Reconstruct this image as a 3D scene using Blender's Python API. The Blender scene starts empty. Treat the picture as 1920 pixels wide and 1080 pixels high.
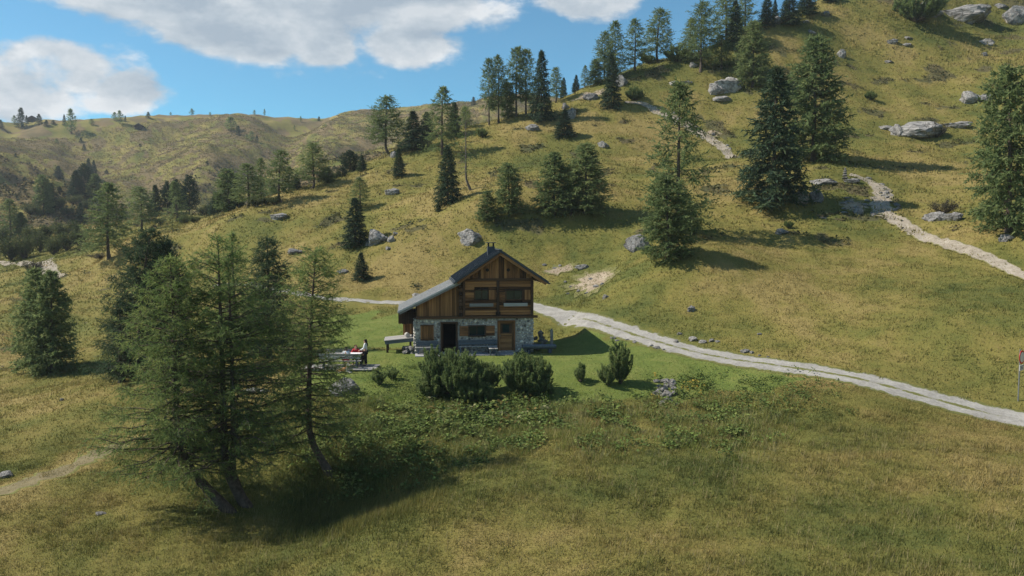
import bpy, bmesh, math, random
import numpy as np
from mathutils import Vector, Matrix, Quaternion

scene = bpy.context.scene
R = math.radians
# ------------------------------------------------------------------ camera
F = 1500.0                       # focal length in pixels of a 1920 wide frame
TH = math.atan(100.0 / F)        # pitch down
cam_d = bpy.data.cameras.new('camera'); cam = bpy.data.objects.new('camera', cam_d)
scene.collection.objects.link(cam); scene.camera = cam
cam_d.sensor_width = 36; cam_d.lens = 36 * F / 1920; cam_d.clip_end = 5000; cam_d.clip_start = 0.5
cam.location = (0, 0, 0); cam.rotation_euler = (R(90) - TH, 0, 0)
# ------------------------------------------------------------------ light
SUN_EL = R(45.5); LIGHT = (1.0, -0.10)            # direction the light travels over the ground
la = math.atan2(LIGHT[1], LIGHT[0])
ld = Vector((math.cos(la) * math.cos(SUN_EL), math.sin(la) * math.cos(SUN_EL), -math.sin(SUN_EL)))
sd = bpy.data.lights.new('sun', 'SUN'); sun = bpy.data.objects.new('sun', sd); scene.collection.objects.link(sun)
sd.energy = 4.6; sd.angle = R(0.53); sd.color = (1.0, 0.915, 0.79)
sun.rotation_euler = ld.to_track_quat('-Z', 'Y').to_euler(); sun.location = (-60, -10, 80)
SKY_STRENGTH = 0.15
scene.view_settings.view_transform = 'Standard'; scene.view_settings.look = 'None'
scene.view_settings.exposure = 0.6; scene.view_settings.gamma = 1.0; scene.view_settings.use_curve_mapping = False
scene.cycles.max_bounces = 5; scene.cycles.diffuse_bounces = 2; scene.cycles.glossy_bounces = 2
scene.cycles.transmission_bounces = 3; scene.cycles.volume_bounces = 0; scene.cycles.transparent_max_bounces = 4
scene.cycles.use_denoising = True

# ------------------------------------------------------------------ node helpers
class NT:
    def __init__(s, tree): s.t = tree; s.n = tree.nodes; s.l = tree.links
    def node(s, typ, **kw):
        n = s.n.new(typ)
        for k, v in kw.items(): setattr(n, k, v)
        return n
    def link(s, a, b): s.l.new(a, b)
    def put(s, sock, v):
        if v is None: return
        if isinstance(v, bpy.types.NodeSocket): s.l.new(v, sock)
        elif isinstance(v, (tuple, list)) and sock.type == 'RGBA' and len(v) == 3: sock.default_value = (*v, 1)
        else: sock.default_value = v
    def math(s, op, a, b=None, c=None, clamp=False):
        n = s.node('ShaderNodeMath', operation=op, use_clamp=clamp)
        s.put(n.inputs[0], a); s.put(n.inputs[1], b); s.put(n.inputs[2], c)
        return n.outputs[0]
    def vmath(s, op, a, b=None):
        n = s.node('ShaderNodeVectorMath', operation=op)
        s.put(n.inputs[0], a); s.put(n.inputs[1], b)
        return n.outputs[0]
    def noise(s, vec, scale, detail=4, rough=0.55, dist=0.0):
        n = s.node('ShaderNodeTexNoise'); s.put(n.inputs['Vector'], vec)
        n.inputs['Scale'].default_value = scale; n.inputs['Detail'].default_value = detail
        n.inputs['Roughness'].default_value = rough; n.inputs['Distortion'].default_value = dist
        return n.outputs['Fac']
    def ramp(s, fac, stops, interp='LINEAR'):
        n = s.node('ShaderNodeValToRGB'); n.color_ramp.interpolation = interp
        e = n.color_ramp.elements
        while len(e) < len(stops): e.new(0.5)
        for i, (p, c) in enumerate(stops):
            e[i].position = p
            e[i].color = (*c, 1) if not isinstance(c, (int, float)) else (c, c, c, 1)
        s.put(n.inputs[0], fac); return n.outputs[0]
    def mix(s, fac, a, b, blend='MIX'):
        n = s.node('ShaderNodeMix', data_type='RGBA', blend_type=blend)
        s.put(n.inputs[0], fac); s.put(n.inputs[6], a); s.put(n.inputs[7], b)
        return n.outputs[2]
    def smooth(s, v, a, b):
        n = s.node('ShaderNodeMapRange', interpolation_type='SMOOTHSTEP')
        s.put(n.inputs[0], v); s.put(n.inputs[1], a); s.put(n.inputs[2], b)
        return n.outputs[0]

# ------------------------------------------------------------------ world: sky with broken cumulus
w = bpy.data.worlds.new('World'); scene.world = w; w.use_nodes = True
w.cycles.sampling_method = 'MANUAL'; w.cycles.sample_map_resolution = 256
T = NT(w.node_tree); T.n.clear()
sky = T.node('ShaderNodeTexSky', sky_type='NISHITA'); sky.sun_disc = False
sky.sun_elevation = SUN_EL; sky.sun_rotation = math.atan2(-ld.x, -ld.y); sky.altitude = 2000
sky.air_density = 1.0; sky.dust_density = 0.4; sky.ozone_density = 2.2
tc = T.node('ShaderNodeTexCoord'); dirv = tc.outputs['Generated']
sep = T.node('ShaderNodeSeparateXYZ'); T.link(dirv, sep.inputs[0])
az = T.math('MULTIPLY', T.math('ARCTAN2', sep.outputs[0], sep.outputs[1]), 57.2958)
el = T.math('MULTIPLY', T.math('ARCSINE', sep.outputs[2]), 57.2958)
nv = T.vmath('MULTIPLY', dirv, (1, 1, 1.9))
def fbm(vec):
    a = T.noise(vec, 4.2, 6, 0.56, 0.25)
    b = T.noise(vec, 17.0, 5, 0.62)
    return T.math('ADD', T.math('SUBTRACT', a, 0.5), T.math('MULTIPLY', T.math('SUBTRACT', b, 0.5), 0.46))
n0 = fbm(nv)
sunv = (-ld.x * 0.028, -ld.y * 0.028, -ld.z * 0.075)
n1 = fbm(T.vmath('ADD', nv, sunv))
def blob(a0, e0, ra, re):
    x = T.math('DIVIDE', T.math('SUBTRACT', az, a0), ra); y = T.math('DIVIDE', T.math('SUBTRACT', el, e0), re)
    return T.math('SUBTRACT', 1.0, T.math('SQRT', T.math('ADD', T.math('MULTIPLY', x, x), T.math('MULTIPLY', y, y))))
blobs = [(-14.5, 16.8, 13.5, 6.6), (-27, 18.8, 14, 6.4), (-34, 17.2, 11, 4.6), (-26, 16.2, 9, 4.2), (-17.5, 12.9, 5, 2.0), (-7.5, 13.2, 4.5, 2.2), (-6.8, 15.8, 5.2, 4.4), (-19, 14.2, 6.5, 3.2), (-12.8, 12.6, 3.0, 1.6), (-29.5, 10.2, 6.0, 3.0), (-25.4, 9.2, 3.0, 1.9), (-31, 9.2, 5, 3.6),
         (5.4, 16.5, 3.9, 1.9), (7.4, 17.0, 2.6, 1.6), (-45, 14, 11, 5), (-62, 20, 14, 6), (48, 19, 13, 5), (66, 12, 12, 4), (24, 33, 16, 7), (-20, 36, 20, 9), (90, 24, 18, 8),
         (-95, 16, 18, 6), (-120, 30, 20, 9), (130, 18, 22, 7), (160, 34, 24, 9), (-155, 17, 20, 7), (60, 48, 22, 9), (-75, 50, 26, 10)]
B = None
for b in blobs:
    v = blob(*b); B = v if B is None else T.math('SMOOTH_MAX', B, v, 0.12)
B = T.math('MINIMUM', T.math('MULTIPLY', B, 1.6), 1.0)
den = T.math('ADD', T.math('MULTIPLY', B, 1.0), T.math('MULTIPLY', n0, 2.7))
den1 = T.math('ADD', T.math('MULTIPLY', B, 1.0), T.math('MULTIPLY', n1, 2.7))
alpha = T.smooth(den, 0.0, 0.5)
lit = T.math('ADD', 0.55, T.math('MULTIPLY', T.math('SUBTRACT', den, den1), 1.25), clamp=True)
core = T.smooth(den, 0.2, 1.15)
lit = T.math('SUBTRACT', lit, T.math('MULTIPLY', core, 0.28), clamp=True)
ccol = T.ramp(lit, [(0.0, (1.7, 2.05, 2.45)), (0.42, (2.3, 2.6, 2.9)), (0.75, (2.95, 3.15, 3.35)), (1.0, (3.8, 3.9, 4.0))])
T.n.active = None
skyc = T.mix(1.0, sky.outputs[0], (0.31, 0.585, 0.60), 'MULTIPLY')
colr = T.mix(alpha, skyc, ccol)
bg = T.node('ShaderNodeBackground'); T.link(colr, bg.inputs[0]); bg.inputs[1].default_value = SKY_STRENGTH
wo = T.node('ShaderNodeOutputWorld'); T.link(bg.outputs[0], wo.inputs[0])

# ------------------------------------------------------------------ object helpers
COL = scene.collection
def link(o, parent=None):
    COL.objects.link(o)
    if parent is not None: o.parent = parent
    return o
def tag(o, label=None, cat=None, group=None, kind=None):
    if label: o['label'] = label
    if cat: o['category'] = cat
    if group: o['group'] = group
    if kind: o['kind'] = kind
    return o
def empty(name, loc=(0, 0, 0), rz=0.0, parent=None):
    o = bpy.data.objects.new(name, None); o.empty_display_size = 0.2
    o.location = loc; o.rotation_euler = (0, 0, rz)
    return link(o, parent)
def mesh_np(name, V, Fc, mat=None, smooth=True, attrs=None):
    V = np.asarray(V, dtype=np.float32); Fc = np.asarray(Fc, dtype=np.int32)
    k = Fc.shape[1]; m = bpy.data.meshes.new(name)
    m.vertices.add(len(V)); m.vertices.foreach_set('co', V.ravel())
    m.loops.add(Fc.size); m.loops.foreach_set('vertex_index', Fc.ravel())
    m.polygons.add(len(Fc)); m.polygons.foreach_set('loop_start', np.arange(0, Fc.size, k, dtype=np.int32))
    m.polygons.foreach_set('loop_total', np.full(len(Fc), k, dtype=np.int32))
    m.polygons.foreach_set('use_smooth', np.full(len(Fc), smooth, dtype=bool))
    for an, arr in (attrs or {}).items():
        arr = np.asarray(arr, dtype=np.float32)
        if arr.ndim == 1:
            a = m.attributes.new(an, 'FLOAT', 'POINT'); a.data.foreach_set('value', arr)
        else:
            a = m.attributes.new(an, 'FLOAT_COLOR', 'POINT')
            if arr.shape[1] == 3: arr = np.concatenate([arr, np.ones((len(arr), 1), np.float32)], 1)
            a.data.foreach_set('color', arr.ravel())
    m.update(); m.validate()
    if mat: m.materials.append(mat)
    return m
def obj(name, mesh, parent=None, loc=(0, 0, 0), rot=(0, 0, 0), scale=(1, 1, 1)):
    o = bpy.data.objects.new(name, mesh); o.location = loc; o.rotation_euler = rot; o.scale = scale
    return link(o, parent)

# ------------------------------------------------------------------ materials
def material(name, rough=0.85, spec=0.25):
    m = bpy.data.materials.new(name); m.use_nodes = True
    t = NT(m.node_tree); b = m.node_tree.nodes['Principled BSDF']
    b.inputs['Roughness'].default_value = rough; b.inputs['Specular IOR Level'].default_value = spec
    return m, t, b
def bump(t, b, h, strength=0.5, dist=0.05):
    n = t.node('ShaderNodeBump'); n.inputs['Strength'].default_value = strength; n.inputs['Distance'].default_value = dist
    t.put(n.inputs['Height'], h); t.link(n.outputs[0], b.inputs['Normal'])
def objco(t): return t.node('ShaderNodeTexCoord').outputs['Object']
def wpos(t): return t.node('ShaderNodeNewGeometry').outputs['Position']
def attr(t, name, out='Color'):
    n = t.node('ShaderNodeAttribute'); n.attribute_name = name; return n.outputs[out]
def orand(t): return t.node('ShaderNodeObjectInfo').outputs['Random']

def mat_simple(name, c, rough=0.8, var=0.2, scale=8, spec=0.25, bs=0.25, metal=0.0):
    m, t, b = material(name, rough, spec); co = objco(t)
    n = t.noise(co, scale, 5, 0.6)
    lo = tuple(x * (1 - var) for x in c); hi = tuple(min(1, x * (1 + var)) for x in c)
    t.link(t.ramp(n, [(0.3, lo), (0.7, hi)]), b.inputs['Base Color']); b.inputs['Metallic'].default_value = metal
    if bs: bump(t, b, n, bs, 0.02)
    return m
def mat_wood(name, c0, c1, c2, streak=(5, 5, 0.8), rough=0.8):
    """boards: unit boxes with the long side on local z, streaks along it, tone by board"""
    m, t, b = material(name, rough, 0.2)
    tcn = t.node('ShaderNodeTexCoord'); r = orand(t)
    off = t.node('ShaderNodeCombineXYZ'); t.put(off.inputs[0], t.math('MULTIPLY', r, 37.0)); t.put(off.inputs[2], t.math('MULTIPLY', r, 91.0))
    v = t.vmath('ADD', t.vmath('MULTIPLY', tcn.outputs['Object'], streak), off.outputs[0])
    n = t.noise(v, 3.0, 6, 0.62); n2 = t.noise(v, 1.0, 3, 0.5)
    f = t.math('ADD', t.math('ADD', t.math('MULTIPLY', n, 0.55), t.math('MULTIPLY', n2, 0.35)), t.math('MULTIPLY', t.math('SUBTRACT', r, 0.5), 0.30))
    t.link(t.ramp(f, [(0.28, c0), (0.46, c1), (0.66, c2)]), b.inputs['Base Color'])
    bump(t, b, n, 0.4, 0.02)
    return m
M = {}
M['wood'] = mat_wood('weathered_larch', (0.040, 0.022, 0.013), (0.235, 0.110, 0.046), (0.48, 0.245, 0.102))
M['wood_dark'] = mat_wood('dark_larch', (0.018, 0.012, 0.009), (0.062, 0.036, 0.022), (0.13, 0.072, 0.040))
M['wood_warm'] = mat_wood('warm_larch', (0.10, 0.048, 0.020), (0.28, 0.140, 0.055), (0.44, 0.235, 0.100))
M['wood_grey'] = mat_wood('grey_wood', (0.16, 0.155, 0.15), (0.30, 0.29, 0.28), (0.45, 0.44, 0.42))
M['wood_slate'] = mat_wood('slate_wood', (0.05, 0.06, 0.075), (0.10, 0.12, 0.145), (0.17, 0.20, 0.23))
M['roof'] = mat_simple('dark_roof_metal', (0.032, 0.042, 0.055), 0.5, 0.18, 3, 0.5, 0.05)
M['roof_pale'] = mat_simple('pale_roof_metal', (0.45, 0.44, 0.425), 0.7, 0.16, 2.5, 0.45, 0.05)
M['glass'] = mat_simple('window_glass', (0.012, 0.03, 0.032), 0.08, 0.2, 2, 0.5, 0)
M['mortar'] = mat_simple('mortar', (0.37, 0.345, 0.315), 0.95, 0.3, 6)
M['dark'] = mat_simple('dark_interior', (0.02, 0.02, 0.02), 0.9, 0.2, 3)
M['slab'] = mat_simple('stone_slab', (0.30, 0.30, 0.31), 0.9, 0.2, 4)
M['metal'] = mat_simple('grey_metal', (0.30, 0.30, 0.30), 0.45, 0.12, 8, 0.5, 0, 0.7)
M['cloth_white'] = mat_simple('white_cloth', (0.72, 0.73, 0.75), 0.85, 0.05, 12)
M['cloth_black'] = mat_simple('black_cloth', (0.018, 0.018, 0.022), 0.85, 0.2, 12)
M['cloth_red'] = mat_simple('red_cloth', (0.42, 0.03, 0.035), 0.85, 0.15, 12)
M['skin'] = mat_simple('skin', (0.52, 0.30, 0.21), 0.6, 0.06, 10, 0.3, 0)
M['hair'] = mat_simple('dark_hair', (0.02, 0.013, 0.009), 0.6, 0.3, 30)
M['hair_brown'] = mat_simple('brown_hair', (0.09, 0.045, 0.022), 0.6, 0.3, 30)
M['red_paint'] = mat_simple('red_sign_paint', (0.45, 0.02, 0.025), 0.45, 0.05, 3, 0.4, 0)
M['white_paint'] = mat_simple('white_sign_paint', (0.62, 0.60, 0.60), 0.45, 0.04, 3, 0.4, 0)

def mat_rock():
    m, t, b = material('limestone', 0.92, 0.2); co = objco(t); r = orand(t)
    off = t.node('ShaderNodeCombineXYZ'); t.put(off.inputs[0], t.math('MULTIPLY', r, 31.0))
    v = t.vmath('ADD', co, off.outputs[0])
    n = t.noise(v, 2.2, 8, 0.65, 0.4); n2 = t.noise(t.vmath('MULTIPLY', v, (1, 1, 3.0)), 4.5, 6, 0.7)
    vo = t.node('ShaderNodeTexVoronoi', feature='DISTANCE_TO_EDGE'); t.put(vo.inputs['Vector'], t.vmath('ADD', v, t.vmath('MULTIPLY', co, (0.2, 0.2, 0.2)))); vo.inputs['Scale'].default_value = 3.0
    crack = t.smooth(vo.outputs['Distance'], 0.0, 0.05)
    c = t.ramp(t.math('ADD', t.math('MULTIPLY', n, 0.6), t.math('MULTIPLY', n2, 0.4)), [(0.36, (0.07, 0.068, 0.066)), (0.48, (0.26, 0.255, 0.25)), (0.62, (0.47, 0.46, 0.445))])
    c = t.mix(t.math('MULTIPLY', t.math('SUBTRACT', 1.0, crack), 0.6), c, (0.06, 0.055, 0.05))
    shade = t.ramp(r, [(0.0, (0.72, 0.72, 0.73)), (1.0, (1.0, 0.98, 0.95))])
    t.link(t.mix(1.0, c, shade, 'MULTIPLY'), b.inputs['Base Color'])
    bump(t, b, t.math('ADD', t.math('MULTIPLY', n2, 0.8), t.math('MULTIPLY', crack, 0.4)), 0.9, 0.12)
    return m
M['rock'] = mat_rock()
def mat_leaf(name, c0, c1, c2, trans=0.25):
    m, t, b = material(name, 0.75, 0.15)
    tint = attr(t, 'tint', 'Fac'); r = orand(t)
    f = t.math('ADD', tint, t.math('MULTIPLY', t.math('SUBTRACT', r, 0.5), 0.35), clamp=True)
    c = t.ramp(f, [(0.05, c0), (0.5, c1), (0.95, c2)])
    t.link(c, b.inputs['Base Color'])
    tr = t.node('ShaderNodeBsdfTranslucent'); t.link(c, tr.inputs[0])
    mx = t.node('ShaderNodeMixShader'); mx.inputs[0].default_value = trans
    t.link(b.outputs[0], mx.inputs[1]); t.link(tr.outputs[0], mx.inputs[2])
    t.link(mx.outputs[0], t.n['Material Output'].inputs[0])
    return m
M['larch'] = mat_leaf('larch_needles', (0.092, 0.150, 0.052), (0.150, 0.218, 0.072), (0.240, 0.285, 0.095), 0.52)
M['larch_pale'] = mat_leaf('pale_larch_needles', (0.098, 0.142, 0.058), (0.150, 0.202, 0.080), (0.225, 0.262, 0.105), 0.5)
M['larch_dark'] = mat_leaf('dark_larch_needles', (0.036, 0.068, 0.036), (0.060, 0.100, 0.050), (0.105, 0.140, 0.062), 0.35)
M['spruce'] = mat_leaf('spruce_needles', (0.026, 0.050, 0.032), (0.044, 0.078, 0.042), (0.085, 0.115, 0.052), 0.22)
M['pine'] = mat_leaf('pine_needles', (0.115, 0.170, 0.066), (0.185, 0.245, 0.092), (0.280, 0.320, 0.130), 0.5)
M['stonepine'] = mat_leaf('stone_pine_needles', (0.025, 0.055, 0.038), (0.042, 0.080, 0.050), (0.075, 0.110, 0.060), 0.22)
M['bush'] = mat_leaf('bush_leaves', (0.050, 0.072, 0.032), (0.085, 0.108, 0.042), (0.14, 0.15, 0.058), 0.35)
M['heath'] = mat_leaf('heath_leaves', (0.040, 0.045, 0.030), (0.065, 0.062, 0.042), (0.10, 0.088, 0.062))
M['bark'] = mat_simple('bark', (0.085, 0.066, 0.052), 0.95, 0.45, 7)
M['bark_pale'] = mat_simple('pale_bark', (0.13, 0.11, 0.095), 0.95, 0.4, 7)

# ------------------------------------------------------------------ numeric helpers
def perlin(x, y, seed=0):
    x = np.asarray(x, float); y = np.asarray(y, float)
    xi = np.floor(x).astype(np.int64); yi = np.floor(y).astype(np.int64); xf = x - xi; yf = y - yi
    def g(ix, iy):
        h = (ix * 374761393 + iy * 668265263 + seed * 974711) & 0xffffffff
        h = ((h ^ (h >> 13)) * 1274126177) & 0xffffffff; h = h ^ (h >> 16)
        a = (h & 0xffff) / 65536.0 * 2 * np.pi
        return np.cos(a), np.sin(a)
    u = xf * xf * xf * (xf * (xf * 6 - 15) + 10); v = yf * yf * yf * (yf * (yf * 6 - 15) + 10)
    def d(ix, iy, dx, dy):
        gx, gy = g(ix, iy); return gx * dx + gy * dy
    n00 = d(xi, yi, xf, yf); n10 = d(xi + 1, yi, xf - 1, yf); n01 = d(xi, yi + 1, xf, yf - 1); n11 = d(xi + 1, yi + 1, xf - 1, yf - 1)
    return ((n00 * (1 - u) + n10 * u) * (1 - v) + (n01 * (1 - u) + n11 * u) * v) * 1.5
def fbm2(x, y, seed=0, o=4, gain=0.5):
    s = 0; a = 1; f = 1
    for i in range(o): s = s + a * perlin(x * f, y * f, seed + i * 17); a *= gain; f *= 2.03
    return s
def sstep(v, a, b):
    t = np.clip((v - a) / (b - a), 0, 1); return t * t * (3 - 2 * t)
CT, ST = math.cos(TH), math.sin(TH)
def ray(u, v):
    a = (u - 960) / F; b = (540 - v) / F
    d = np.array([a, CT + b * ST, -ST + b * CT]); return d / d[1]
def P(u, v, D): return ray(u, v) * D
def scl(D): return F / D      # pixels per metre at depth D
# ------------------------------------------------------------------ terrain
CP = [ # pixel u, v, depth D
 (780,665,51.5),(900,666,51.5),(1000,664,52),(740,650,54),(700,600,64),(650,567,72),(770,560,72),(680,520,78),(660,460,86),(560,470,86),(500,425,95),(400,432,97),
 (740,284,120),(640,333,115),(560,357,112),(500,377,110),(400,412,108),(300,436,106),(240,452,104),(200,482,104),(130,512,103),(100,516,103),(75,492,118),(20,497,120),(160,470,112),
 (300,405,170),(330,418,150),(250,405,180),(130,425,170),(60,470,140),(150,385,210),(50,385,220),(110,337,280),(300,335,270),(440,345,240),(540,320,260),(650,302,240),
 (60,290,360),(250,282,380),(400,290,350),(560,288,360),(680,280,380),(150,300,350),(60,240,470),(160,243,470),(260,243,480),(430,247,460),(600,245,470),(700,240,480),(340,260,430),
 (0,230,520),(100,227,520),(200,222,530),(300,216,540),(400,214,545),(500,214,550),(590,217,560),(690,208,560),(760,203,560),(830,200,560),(890,191,545),(960,180,520),
 (800,238,420),(860,222,440),
 (810,262,123),(860,240,125),(920,228,128),(1000,207,130),(1060,183,132),(1160,141,133),(1260,113,134),(1340,98,136),(1430,50,142),(1500,18,150),(1560,-10,156),(1700,-60,168),(1900,-120,180),
 (900,400,83),(1000,330,98),(800,330,106),(900,300,109),(1100,300,106),(1100,400,83),(1250,482,65),(1380,295,106),(1180,192,124),(1300,222,120),(1450,382,82),(1530,302,96),(1450,200,120),
 (1600,100,138),(1600,200,120),(1720,242,112),(1800,40,150),(1900,40,150),(1850,130,130),(1850,192,118),(1650,345,87),(1600,332,88),(1640,400,79),(1750,452,69),(1920,517,58),(1850,440,66),(1900,400,71),(1750,310,96),(1900,260,105),
 (1500,500,65),(1500,600,53.5),(1700,600,50),(1900,600,47),(1910,752,40),
 (1920,790,38),(1850,775,39),(1700,735,41.5),(1550,700,44.5),(1450,685,46.5),(1300,660,50),(1150,625,55.5),(1050,597,60.5),(1005,582,65),
 (1100,560,66),(1100,500,75),(1300,580,57),(1000,500,76),(900,462,80),
 (1050,658,52.5),(1133,634,55),(1200,690,47),(1100,700,46),(1000,700,46.5),(1300,690,47),(750,690,48),(680,689,48.5),(600,690,48.5),(640,722,44.5),(560,690,50),
 (850,745,43.5),(650,748,42.5),(1000,745,43),(1150,722,44.5),(1250,760,41.8),(1400,722,43.8),(1550,735,41.2),
 (700,800,38.5),(900,800,39),(1100,800,38),(1250,800,37.5),(1500,770,39.3),(1500,830,35),(700,870,34.5),(700,925,33.8),(610,990,31.2),(760,970,27.6),(650,1045,25.4),(820,925,30.0),(900,880,32.8),(1100,880,31.8),(1300,880,31),(1750,850,32.5),(1900,830,34.5),
 (600,1075,24.8),(900,1075,23.5),(1200,1075,22.6),(1500,1075,22),(1900,1075,21.5),(1500,950,27.5),(1800,950,26.5),(1150,960,27.6),
 (440,955,32),(590,895,34.5),(300,1000,29),(100,1055,27),(100,900,34.5),(100,800,42),(75,697,60),(200,702,57),(300,800,42),(200,620,72),(50,600,78),(50,540,97),(200,560,86),(350,560,78),(350,485,95),(450,505,86),(450,700,51),(520,620,62),(400,600,67),(255,700,52),
]
XP = [ # explicit points x, y, z
 (0,0,-10.2),(-15,10,-11.3),(15,8,-9.2),(0,-40,-13),(50,-40,-6),(-50,-40,-15),(-35,30,-12.2),(-60,60,-11.5),(-75,95,-9),(-110,150,-6),(-190,250,14),(-330,400,48),(-430,520,62),(-600,400,50),
 (38,22,-6),(60,50,4),(85,75,18),(100,110,32),(140,140,55),(180,120,70),(300,200,120),(160,-20,40),(-200,0,-20),(-200,-150,-25),(0,-200,-20),(200,-200,40),
 (-4,62,-6.7),(-1,58,-7.0),(-2,66,-6.2),
 (-3,152,12),(8,158,15),(20,160,20),(36,160,26),(52,165,32),(75,180,44),(120,200,58),(-20,150,6),(-35,150,2),(-20,200,10),(-2,210,10),(20,215,14),(0,300,24),(40,300,30),(80,260,40),
 (-300,680,58),(0,700,60),(150,650,70),(-300,1000,40),(0,1000,45),(400,800,60),(-700,900,40),(700,500,80),(300,450,70),(150,420,60),(60,430,60),
]
pts = np.array([P(*c) for c in CP] + [list(map(float, x)) for x in XP])
cx, cy, cz = pts[:, 0] / 100, pts[:, 1] / 100, pts[:, 2]
def _k(dx, dy):
    r2 = dx * dx + dy * dy + 4e-5; return 0.5 * r2 * np.log(r2)
n_ = len(pts)
A = np.zeros((n_ + 3, n_ + 3)); A[:n_, :n_] = _k(cx[:, None] - cx[None], cy[:, None] - cy[None]) + np.eye(n_) * 2e-4
A[:n_, n_] = 1; A[:n_, n_ + 1] = cx; A[:n_, n_ + 2] = cy; A[n_:, :n_] = A[:n_, n_:].T
W = np.linalg.solve(A, np.concatenate([cz, [0, 0, 0]]))
def tps(x, y):
    x = np.atleast_1d(np.asarray(x, float)); y = np.atleast_1d(np.asarray(y, float)); out = np.empty(x.shape)
    xf, yf, of = x.ravel() / 100, y.ravel() / 100, out.ravel()
    for i in range(0, len(xf), 20000):
        a, b = xf[i:i + 20000], yf[i:i + 20000]
        of[i:i + 20000] = _k(a[:, None] - cx[None], b[:, None] - cy[None]) @ W[:n_] + W[n_] + W[n_ + 1] * a + W[n_ + 2] * b
    return of.reshape(x.shape)
def seg_dist(x, y, poly):
    best = np.full(np.shape(x), 1e9); tt = np.zeros(np.shape(x)); L = 0
    for (ax, ay), (bx, by) in zip(poly[:-1], poly[1:]):
        dx, dy = bx - ax, by - ay; l2 = dx * dx + dy * dy; l = math.sqrt(l2)
        t = np.clip(((x - ax) * dx + (y - ay) * dy) / l2, 0, 1)
        d = np.hypot(x - ax - t * dx, y - ay - t * dy); mk = d < best
        best = np.where(mk, d, best); tt = np.where(mk, L + t * l, tt); L += l
    return best, tt
ROAD_PX = [(2420,905,31),(2200,860,33.5),(2040,824,35.8),(1920,790,38),(1850,773,39),(1700,736,41.5),(1550,700,44.5),(1450,684,46.5),(1300,656,50),(1150,615,56.5),(1050,590,62),(1000,577,66.5),(930,570,69),(800,562,70),(700,566,71),(640,566,72),(560,552,74),(470,534,78),(400,520,82)]
ROAD = [tuple(P(*p)[:2]) for p in ROAD_PX]
ROAD_W = [2.4,2.4,2.4,2.4,2.4,2.4,2.3,2.3,2.3,2.3,2.3,2.3,2.3,2.1,1.2,1.1,1.1,1.1,1.0]
GULL = [  # gullies of the far hillside
 ([(30,232,500),(55,262,430),(90,300,350),(60,340,280)], 5, 16), ([(180,240,480),(205,280,400),(235,315,330),(290,352,260),(305,380,200)], 9, 20),
 ([(560,218,545),(520,262,430),(465,308,330),(420,345,250),(390,375,200)], 9, 20), ([(330,240,490),(345,275,420),(380,300,350),(395,330,280)], 6, 18),
 ([(760,215,520),(700,262,420),(640,290,340)], 6, 22), ([(430,235,490),(450,270,420),(470,300,360)], 4, 14), ([(120,236,490),(150,285,390),(165,320,310)], 4, 12), ([(250,262,440),(270,292,370),(290,330,290)], 4, 14)]
GULL = [([tuple(P(*q)[:2]) for q in g], d, w_) for g, d, w_ in GULL]
H0 = P(777, 663.6, 51.5); HOUSE_A = R(7.2)
hx = np.array([math.cos(HOUSE_A), math.sin(HOUSE_A)]); hy = np.array([-hx[1], hx[0]])
DK = P(640, 690, 48.6)
def H(x, y):
    x = np.atleast_1d(np.asarray(x, float)); y = np.atleast_1d(np.asarray(y, float))
    z = tps(x, y); D = np.hypot(x, np.maximum(y, 0) + 0.0)
    far = sstep(D, 135, 220)
    if np.any(far > 0):
        dz = np.zeros_like(z)
        for poly, dep, wd in GULL:
            d, t = seg_dist(x + fbm2(x / 40, y / 40, 5, 2) * 9, y, poly); dz -= 1.5 * dep * np.exp(-(d / wd) ** 2)
        dz += 6.5 * fbm2(x / 48, y / 75, 31, 5, 0.52) * (0.4 + 0.6 * sstep(D, 220, 320)) * (1 - 0.75 * sstep(D, 440, 520))
        dz += 1.3 * fbm2(x / 16, y / 12, 77, 3, 0.5)
        z = z + far * dz
    mid = sstep(D, 58, 80) * (1 - far)
    z = z + mid * (0.42 * fbm2(x / 9, y / 7, 11, 4, 0.5) + 0.16 * np.abs(fbm2(x / 2.6, y / 1.8, 12, 3)))
    rd, _ = seg_dist(x, y, ROAD)
    hxl = (x - H0[0]) * hx[0] + (y - H0[1]) * hx[1]; hyl = (x - H0[0]) * hy[0] + (y - H0[1]) * hy[1]
    hd = np.maximum(np.maximum(-1.2 - hxl, hxl - 8.6), np.maximum(-1.4 - hyl, hyl - 4.6))
    terr = np.minimum(sstep(rd, 1.6, 5), sstep(hd, 0, 10))
    nearw = (1 - sstep(D, 58, 80))
    z = z + nearw * terr * (0.16 * fbm2(x / 5, y / 5, 21, 4, 0.5) + 0.05 * fbm2(x / 1.1, y / 1.1, 22, 2))
    pad = 1 - sstep(hd, 0.0, 4.5); z = z * (1 - pad) + (H0[2] + 0.0) * pad
    dd = np.maximum(np.abs(x - DK[0]) - 2.6, np.abs(y - DK[1]) - 1.4); pd = 1 - sstep(dd, 0, 1.5)
    z = z * (1 - pd) + (DK[2] - 0.06) * pd
    return z
def H1(x, y): return float(H(x, y)[0])
_DS = np.exp(np.linspace(math.log(16), math.log(620), 2600))
def hit(u, v, dmin=16, dmax=620):
    """where the line of sight through a photo point meets the ground"""
    r = ray(u, v); D = _DS[(_DS >= dmin) & (_DS <= dmax)]
    g = H(r[0] * D, D) - r[2] * D
    i = np.argmax(g > 0) if np.any(g > 0) else int(np.argmax(g / D))
    if g[i] > 0 and i > 0:
        f = g[i] / (g[i] - g[i - 1]); d = D[i] - f * (D[i] - D[i - 1])
    else: d = D[i]
    return np.array([r[0] * d, d, H1(r[0] * d, d)])

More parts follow.
